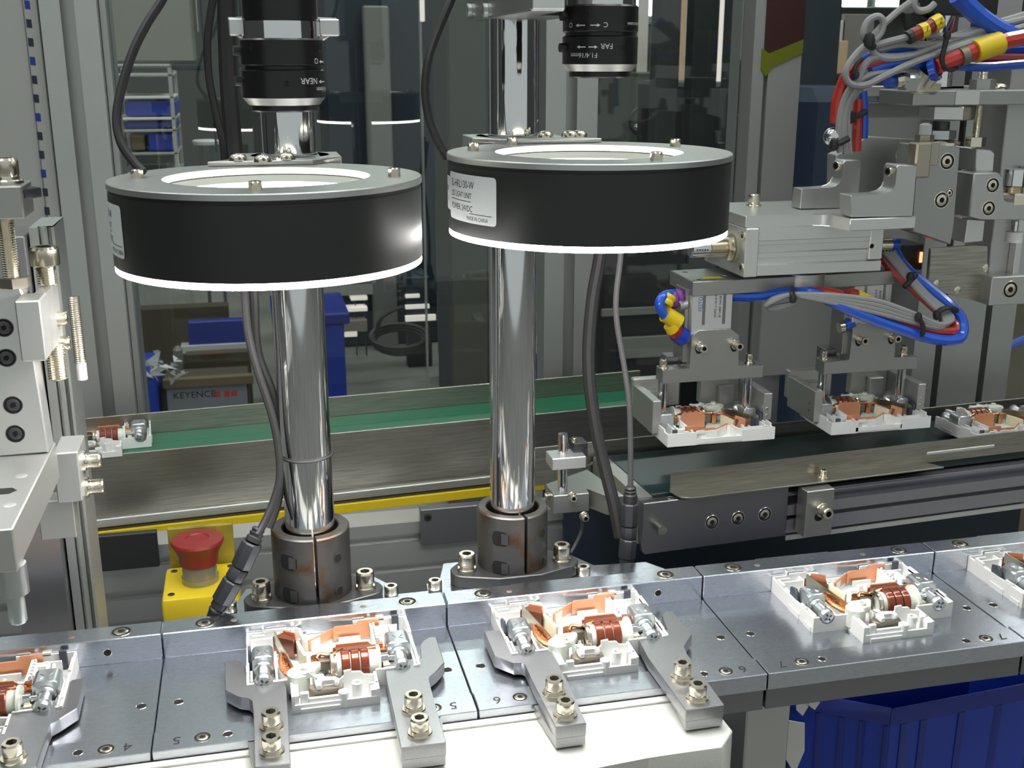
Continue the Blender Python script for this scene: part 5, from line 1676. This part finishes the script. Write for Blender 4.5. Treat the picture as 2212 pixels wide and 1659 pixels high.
for i, ks in ((0, (.06, .16, .36, .56, .78)), (3, (.30, .52, .72, .95))):
    p, q = cor[i], cor[(i + 1) % 4]
    for k in ks:
        s0, s1 = p.lerp(q, k), p.lerp(q, k + .035)
        G().hexa([crate_pt(s0, ZR - 199, .93), crate_pt(s1, ZR - 199, .93), crate_pt(s1, ZR - 199, .88), crate_pt(s0, ZR - 199, .88)],
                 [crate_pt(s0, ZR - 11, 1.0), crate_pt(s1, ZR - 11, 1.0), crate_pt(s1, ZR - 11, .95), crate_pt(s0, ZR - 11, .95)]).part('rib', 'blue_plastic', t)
s = P(1735, 1525, Z=ZR - 20)
for k, (x, y, sx, sz) in enumerate(((1732, 1522, 9, 16), (1758, 1515, 8, 12), (1716, 1612, 14, 40))):
    q = P(x, y, Y=crate_pt(Ln.lerp(Cn, .12 + k * .1), 0, .975).y - 3)
    G().prism([(q.x - sx * .5, q.z + sz * .5), (q.x + sx * .4, q.z + sz * .4), (q.x + sx * .5, q.z - sz * .1), (q.x + sx * .1, q.z - sz * .5), (q.x - sx * .4, q.z - sz * .2)], 'y', q.y - .6, q.y).part('torn_label', 'paper_white', t)

# dark cabinet below the table top
G().box(-260, 560, 655, 668, -420, -150, 2).thing('lower_cabinet', 'navy', 'dark cabinet front under the table, behind the carrier line', 'cabinet', (100, 660, -420))
a, b = P(1500, 1205, Y=800), P(1790, 1240, Y=800)
G().box(220, 420, 800, 990, -300, -120, 3).thing('storage_bin', 'blue_plastic', 'dark blue bin half hidden under the near conveyor', 'bin', (320, 890, -300))

G().box(225, 640, 792, 797, -300, -46, 1).thing('darkening_panel', 'navy', 'added dark panel that darkens the space below the near conveyor', 'panel', (430, 794, -300))  # navy sheet added to keep the space under the conveyor dark

# ---------------------------------------------------------------- cables in front
cable('ring_cable', [(480, -420, 560), (410, -160, 548), (372, -50, 540), (350, 0, 535), (318, 50, 530), (288, 110, 525), (264, 185, 520), (252, 255, 515), (262, 310, 510), (290, 352, 506), (310, 372, 503)], 1.95, 'rubber', 'black cable curving down to the first ring light from the top')
cable('camera_cable', [(490, -500, 575), (480, -180, 575), (466, -40, 575), (455, 30, 575), (448, 90, 575), (452, 170, 575), (468, 250, 575), (482, 310, 575), (488, 380, 575)], 1.9, 'rubber', 'thin black cable hanging left of the first lens')
cable('black_hose', [(470, -600, 650), (482, -200, 650), (488, -40, 650), (490, 80, 650), (495, 200, 650), (503, 300, 650), (508, 420, 650)], 5.0, 'rubber', 'thick black hose hanging behind the first lens', 'hose')
cable('ring_cable', [(1080, -500, 575), (1030, -160, 565), (1000, -60, 560), (975, 0, 555), (945, 70, 550), (925, 130, 545), (918, 190, 542), (925, 250, 538), (943, 300, 533), (966, 340, 528)], 2.0, 'rubber', 'black cable curving into the left side of the second ring light')
cable('light_cable', [(525, 560, 572), (529, 640, 572), (536, 720, 572), (556, 800, 570), (585, 890, 568), (600, 960, 566), (604, 1030, 563), (590, 1085, 560), (570, 1130, 556), (556, 1155, 553)], 2.1, 'rubber', 'front one of two black cables below the first ring light, ending in the plug')
cable('light_cable', [(545, 560, 580), (549, 650, 580), (556, 760, 580), (588, 850, 578), (602, 930, 577), (607, 1010, 575), (600, 1080, 572), (580, 1140, 566)], 2.6, 'rubber', 'second black cable under the first ring light, behind the first one')
tie([(516, 603, 566), (535, 622, 566), (560, 618, 566)], 'black cable tie on the two cables below the first ring light', 1.4)
c = (POSTS[0][0], POSTS[0][1])
zt = P(660, 1000, Y=560).z
g = G().tube([(c[0] + 13.9 * cos(a), c[1] + 13.9 * sin(a), zt) for a in [2 * pi * k / 24 for k in range(25)]], .8, 6, 2)
g.thing('cable_tie', 'rubber', 'thin black cable tie wrapped round the first chrome post', 'cable tie', (c[0], c[1] - 13, zt), 'black cable ties')


def plug(pts, lab, name='cable_plug'):
    """in-line connector: boot, body, joint, body, boot, along a line of points"""
    W = [P(*p) for p in pts]
    t = thing(name, lab, 'plug', W[-1], group='in-line cable plugs')
    g = G()
    d = (W[1] - W[0]).normalized()
    g.lathe([(0, 0), (2.6, 0), (3.6, 1), (3.0, 2.4), (3.9, 3), (3.3, 4.6), (4.2, 5.4), (4.2, (W[1] - W[0]).length)], W[0], d, 16)
    g.part('strain_relief', 'rubber', t)
    for a, b, r in ((W[1], W[2], 5.6), (W[2], W[3], 5.0), (W[3], W[4], 5.6)):
        d = (b - a).normalized()
        G().lathe([(0, .3), (r * .9, .3), (r, 1), (r, (b - a).length - 1), (r * .92, (b - a).length - .3), (0, (b - a).length - .3)], a, d, 8).part('shell', 'dark_plastic', t)
    d = (W[5] - W[4]).normalized()
    L_ = (W[5] - W[4]).length
    G().lathe([(4.3, 0), (4.3, L_ * .3), (3.4, L_ * .4), (4.0, L_ * .5), (3.2, L_ * .7), (2.5, L_), (0, L_)], W[4], d, 16).part('strain_relief', 'rubber', t)
    return t


plug([(560, 1140, 556), (546, 1170, 554), (520, 1225, 553), (505, 1252, 553), (478, 1300, 552.4), (455, 1335, 552)], 'black in-line plug lying slanted beside the emergency stop')
plug([(1362, 1050, 600), (1361, 1085, 600), (1359, 1135, 599), (1358, 1162, 599), (1354, 1205, 598), (1350, 1244, 597)], 'black in-line plug hanging upright beside the second post')
cable('thick_cable', [(1305, 480, 640), (1295, 560, 640), (1281, 640, 640), (1272, 740, 638), (1274, 830, 634), (1288, 930, 628), (1306, 1010, 622), (1326, 1090, 614), (1340, 1160, 608)], 3.9, 'rubber', 'thick black cable hanging right of the second post')
cable('thin_cable', [(1346, 480, 612), (1340, 560, 612), (1331, 640, 612), (1333, 700, 611), (1348, 790, 608), (1359, 870, 604), (1362, 960, 602), (1362, 1055, 600)], 1.7, 'grey_sheath', 'thin grey cable running down to the upright plug')

# ---------------------------------------------------------------- hall behind the panes


def bg(name, lab, cat, r, Y, dep, mtl, b=6, group=None, fl=False):
    a, c = P(r[0], r[1], Y=Y), P(r[2], r[3], Y=Y)
    if fl:
        c.z = FLOORZ
    return G().box(a.x, c.x, Y, Y + dep, c.z, a.z, b).thing(name, mtl, lab, cat, ((a.x + c.x) / 2, Y, c.z), group), a, c


def bgpart(o, name, r, Y, dep, mtl, b=3):
    a, c = P(r[0], r[1], Y=Y), P(r[2], r[3], Y=Y)
    return G().box(a.x, c.x, Y, Y + dep, c.z, a.z, b).part(name, mtl, o)


# notice board on a stand
o, a, c = bg('notice_board', 'olive grey board with a black metal corner, behind the upper left pane', 'board', (226, -60, 426, 138), 2200, 30, 'panel_olive')
bgpart(o, 'frame_edge', (426, -60, 446, 150), 2195, 40, 'navy')
bgpart(o, 'frame_edge', (370, 138, 446, 152), 2195, 40, 'navy')
bgpart(o, 'bottom_trim', (226, 138, 370, 146), 2195, 36, 'panel_grey')
bgpart(o, 'side_trim', (417, -60, 430, 70), 2192, 20, 'panel_grey')
bgpart(o, 'stand', (446, 60, 470, 330), 2230, 30, 'navy')

# shelf trolley with bins
Y = 4300
a, c = P(240, 150, Y=Y), P(392, 420, Y=Y)
t = thing('shelf_trolley', 'steel shelf trolley with pale shelves, seen through the left pane', 'trolley', ((a.x + c.x) / 2, Y + 150, FLOORZ))
for x in (a.x, c.x - 14):
    for y in (Y, Y + 320):
        G().box(x, x + 14, y, y + 14, FLOORZ, a.z + 40, 2).part('upright', 'panel_grey', t)
for py in (160, 208, 254, 280, 330, 372):
    z = P(300, py, Y=Y).z
    G().box(a.x, c.x, Y, Y + 330, z - 9, z, 2).part('shelf', 'paper_white' if py in (208, 254) else 'panel_grey', t)
for r, mm, lab in (((268, 218, 383, 250), 'blue_plastic_lit', 'blue bin on the upper shelf of the trolley'), ((268, 263, 383, 277), 'blue_plastic', 'dark blue shallow tray on the middle shelf of the trolley'), ((318, 288, 383, 325), 'blue_plastic_lit', 'blue bin on the lower shelf of the trolley'), ((280, 290, 314, 325), 'cardboard', 'small cardboard box on the lower shelf of the trolley')):
    bg('storage_bin' if 'blue' in mm else 'carton', lab, 'bin', r, Y + 16, 200, mm, 5)
# stool
p = P(444, 303, Y=4700)
t = thing('stool', 'round stool with a bright white seat, left of the hose', 'stool', (p.x, 4730, FLOORZ))
G().lathe([(0, p.z - 18), (50, p.z - 18), (53, p.z - 5), (48, p.z), (0, p.z)], (p.x, 4730, 0), n=28).part('seat', 'white_plastic', t)
for dx in (-26, 26):
    for dy in (-26, 26):
        G().cyl((p.x + dx * 1.3, 4730 + dy * 1.3, FLOORZ), (p.x + dx * .8, 4730 + dy * .8, p.z - 14), 6, 10).part('leg', 'dark_alu', t)

# cartons, bins and film on the floor
Y = 3450
o, a, c = bg('plastic_crate', 'tall blue plastic crate behind the first post', 'crate', (592, 690, 752, 905), Y + 60, 320, 'blue_plastic_lit', 8, None, True)
bgpart(o, 'rim', (588, 684, 756, 700), Y + 50, 340, 'blue_plastic', 4)
o, a, c = bg('crate_lid', 'blue crate lid propped against the cartons, with a pale edge', 'lid', (404, 696, 540, 752), 3700, 40, 'blue_plastic', 4)
bgpart(o, 'pale_edge', (390, 748, 545, 757), 3690, 50, 'film', 2)
o, a, c = bg('flat_carton', 'dark flattened carton leaning behind the blue lid', 'carton', (290, 668, 500, 760), 3900, 60, 'cardboard_dark', 4, None, True)
o, a, c = bg('open_carton', 'open brown carton with a white printed front, in front of the blue crate', 'carton', (350, 828, 545, 940), 3150, 140, 'cardboard_dark', 3, None, True)
f = bgpart(o, 'white_front', (358, 834, 540, 935), 3144, 6, 'label_dim', 1)
bgpart(o, 'flap', (350, 822, 548, 829), 3130, 26, 'cardboard', 2)
s = P(374, 862, Y=3143)
G().text('KEYENCE', 26, lambda u, v: (s.x + u * 1.05, 3143, s.z + v)).part('lettering', 'ink', f)
s = P(462, 858, Y=3143)
G().text('\u25a0 \u25a0\u25a0', 22, lambda u, v: (s.x + u, 3143, s.z + v)).part('red_lettering', 'ink_red', f)
o, a, c = bg('storage_bin', 'blue bin at the foot of the left column, with clear film spilling out', 'bin', (296, 800, 348, 940), 3100, 200, 'blue_plastic_lit', 6, None, True)
t = thing('film_bag', 'crumpled clear plastic bag on the blue bin', 'bag', P(335, 800, Y=3090))
random.seed(3)
g = G()
for k in range(26):
    p = P(302 + random.random() * 100, 772 + random.random() * 52, Y=3060 + random.random() * 60)
    g.poly([p + Vector((random.uniform(-26, 26), random.uniform(-10, 10), random.uniform(-26, 26))) for q in range(3)])
g.part('film', 'film', t)
o, a, c = bg('carton', 'open dark carton with grey packing in it, between film bag and first post', 'carton', (400, 765, 545, 830), 3420, 40, 'cardboard_dark', 4, None, True)
bgpart(o, 'packing', (372, 752, 398, 815), 3420, 40, 'machine_grey', 10)

# bench with bright rods, cable coil
Y = 4000
t = thing('work_bench', 'grey work bench with pale edge strips, between the two posts', 'bench', (P(740, 700, Y=Y).x, Y, FLOORZ))
for r, mm in (((690, 590, 812, 612), 'panel_grey'), ((690, 614, 806, 636), 'panel_grey'), ((758, 642, 794, 648), 'strip_glow'), ((744, 666, 794, 672), 'strip_glow'), ((742, 694, 794, 716), 'paper_dim'), ((744, 716, 772, 727), 'strip_glow')):
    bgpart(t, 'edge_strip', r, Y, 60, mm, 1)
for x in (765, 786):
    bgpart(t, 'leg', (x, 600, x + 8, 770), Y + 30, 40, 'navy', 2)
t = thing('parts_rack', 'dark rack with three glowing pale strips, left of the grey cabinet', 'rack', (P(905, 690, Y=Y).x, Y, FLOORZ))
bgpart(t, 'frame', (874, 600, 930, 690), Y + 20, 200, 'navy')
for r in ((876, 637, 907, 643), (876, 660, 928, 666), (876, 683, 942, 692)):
    bgpart(t, 'pale_strip', r, Y, 16, 'strip_glow', 1)
bgpart(t, 'foot', (880, 692, 935, 830), Y + 40, 60, 'wall_dark')
pc = P(862, 738, Y=3800)
g = G()
for k in range(3):
    g.tube([(pc.x + (86 + 6 * k) * cos(a), 3800 + 70 * sin(a), pc.z + 10 * k + 26 * sin(a)) for a in [2 * pi * q / 20 for q in range(21)]], 8, 8, 3)
g.tube([P(812, 730, Y=3800), P(822, 690, Y=3800), P(850, 670, Y=3800), P(872, 664, Y=3800)], 7, 8)
g.thing('cable_coil', 'rubber', 'coil of black cable lying near the bench', 'cable coil', pc)

# grey cabinet on castors
Y = 3700
o, a, c = bg('machine_cabinet', 'grey machine cabinet with a dark blue stripe, left of the second post', 'cabinet', (964, 440, 1200, 792), Y, 240, 'machine_grey', 12)
bgpart(o, 'dark_stripe', (1026, 542, 1052, 756), Y - 4, 4, 'navy', 1)
p = P(972, 803, Y=Y)
G().lathe([(0, -10), (18, -10), (22, -6), (22, 6), (18, 10), (0, 10)], (p.x + 10, Y + 20, p.z), (1, 0, 0), 24).part('castor', 'rubber', o)
o, a, c = bg('orange_strap', 'small orange strap on the floor below the grey cabinet', 'strap', (984, 806, 1022, 818), Y + 30, 60, 'orange', 3)
bg('tall_machine', 'tall dark blue machine door behind the first ring light', 'machine', (690, -80, 960, 420), 4400, 400, 'navy', 10, None, True)
o, a, c = bg('pale_reflection', 'pale upright block for a likely reflection, in front of the dark machine door', 'post', (784, 12, 848, 290), 4320, 60, 'machine_grey', 6, None, True)  # solid block stands in for a pale shape taken as a reflection
o, a, c = bg('pipe_stand', 'slim bright pipe left of the second post', 'pipe', (905, -80, 918, 400), 3300, 30, 'panel_grey', 6, None, True)
bgpart(o, 'bright_cap', (905, -80, 918, 47), 3294, 6, 'strip_glow', 2)
bg('tall_machine', 'dark olive machine side between cable and second post', 'machine', (962, -80, 1056, 440), 2600, 200, 'machine_dark', 6, None, True)

# right part of the hall: leaning boards, dark posts, clutter
for x0, x1, y1, Y, mm, lab in ((1384, 1398, 150, 5200, 'paper_white', 'pale board leaning far behind, beside the second lens'), (1414, 1426, 215, 5000, 'timber', 'narrow timber board leaning far behind the second lens'),
                               (1460, 1474, 245, 4900, 'timber', 'broad timber board leaning between two dark posts'), (1476, 1500, 190, 5300, 'paper_white', 'whitish board stack right of the timber boards'),
                               (1552, 1566, 60, 5200, 'strip_glow', 'bright short board high between dark posts')):
    bg('leaning_board', lab, 'board', (x0, -60, x1, y1), Y, 24, mm, 3, 'boards leaning at the far end', True)
for x0, x1, y1, Y, lab in ((1428, 1462, 300, 2780, 'dark steel post right of the second lens'), (1506, 1548, 190, 2780, 'dark steel post left of the lime line'), (1590, 1632, 760, 2600, 'black post directly left of the wide grey column')):
    bg('steel_post_dark', lab, 'post', (x0, -80, x1, y1), Y, 60, 'wall_dark', 5, 'dark posts of the hall', True)
bg('dark_machine', 'black machine body between the dark posts, behind the second ring light', 'machine', (1484, 180, 1592, 760), 2900, 400, 'machine_black', 10, None, True)
o, a, c = bg('dark_machine', 'dark machine with a grey top edge below the second ring light', 'machine', (1300, 520, 1480, 800), 2500, 300, 'machine_black', 10, None, True)
bgpart(o, 'top_edge', (1300, 668, 1480, 676), 2490, 8, 'machine_grey', 2)
bgpart(o, 'lower_band', (1340, 730, 1480, 768), 2488, 10, 'machine_grey', 2)
bg('olive_cupboard', 'olive grey cupboard low behind the second lens', 'cupboard', (1376, 156, 1420, 300), 4800, 100, 'machine_dark', 6, None, True)
p = P(1388, 262, Y=3600)
t = thing('desk_fan', 'round black fan guard with shiny spots, right under the second lens', 'fan', p)
G().tube([(p.x + 44 * cos(a), 3600, p.z + 44 * sin(a)) for a in [2 * pi * q / 24 for q in range(25)]], 5, 8, 2).part('guard_ring', 'rubber', t)
G().cyl((p.x, 3620, FLOORZ), (p.x, 3620, p.z), 9, 12).part('pole', 'rubber', t)
G().ball((p.x, 3605, p.z - 22), 30, 16, (1, .5, .6)).part('motor', 'chrome', t)
bg('dark_curtain', 'dark teal curtain right of the wide grey column', 'curtain', (1742, -80, 1768, 700), 2800, 60, 'navy', 6, None, True)
bg('dark_curtain', 'dark blue covered machine right of the grey column, behind the wires', 'machine', (1742, 190, 1880, 700), 2300, 300, 'navy_blue', 30, None, True)
for x0, y0, x1, y1, mm, lab in ((1770, 34, 1802, 122, 'paper_white', 'pale stacked boards at the far right shelf'), (1802, 44, 1822, 110, 'paper_white', 'whitish carton at the far right shelf'), (1770, 122, 1790, 160, 'timber', 'brown carton under the pale boards'), (1808, 88, 1828, 160, 'timber', 'brown board on the far right shelf'), (1772, 169, 1880, 199, 'cardboard', 'long brown carton on the lower far shelf'), (1822, 30, 1880, 160, 'paper_dim', 'greyish board at the far right shelf, behind the wires')):
    bg('far_carton', lab, 'carton', (x0, y0, x1, y1), 5450 if 'wh' in lab or 'greyish' in lab else 5200, 40 if 'greyish' not in lab else 20, mm, 4, 'cartons on the far right shelf')
o, a, c = bg('far_shelf', 'dark shelf rack under the far right cartons', 'shelf', (1768, 160, 1890, 168), 5150, 400, 'wall_dark', 2)
bgpart(o, 'lower_board', (1768, 200, 1890, 206), 5150, 400, 'wall_dark', 2)
for x_ in (1766, 1892):
    q = P(x_, 160, Y=5150)
    G().box(q.x - 10, q.x + 10, 5150, 5170, FLOORZ, q.z, 2).part('upright', 'wall_dark', o)
bg('window_beam', 'dark beam under the bright far windows at the right', 'beam', (1768, 16, 1980, 34), 8800, 60, 'wall_dark', 4)
# far right clutter under the slide
o, a, c = bg('brown_box', 'brown box at the right edge behind the double-slot column', 'box', (2188, 648, 2300, 760), 1300, 200, 'cardboard', 4, None, True)
cable('air_tube', [(2180, 748, 1200), (2230, 728, 1200), (2290, 700, 1200), (2420, 640, 1200), (2700, 600, 1200)], 6, 'blue_tube', 'short blue tube end at the right picture edge', 'tube')
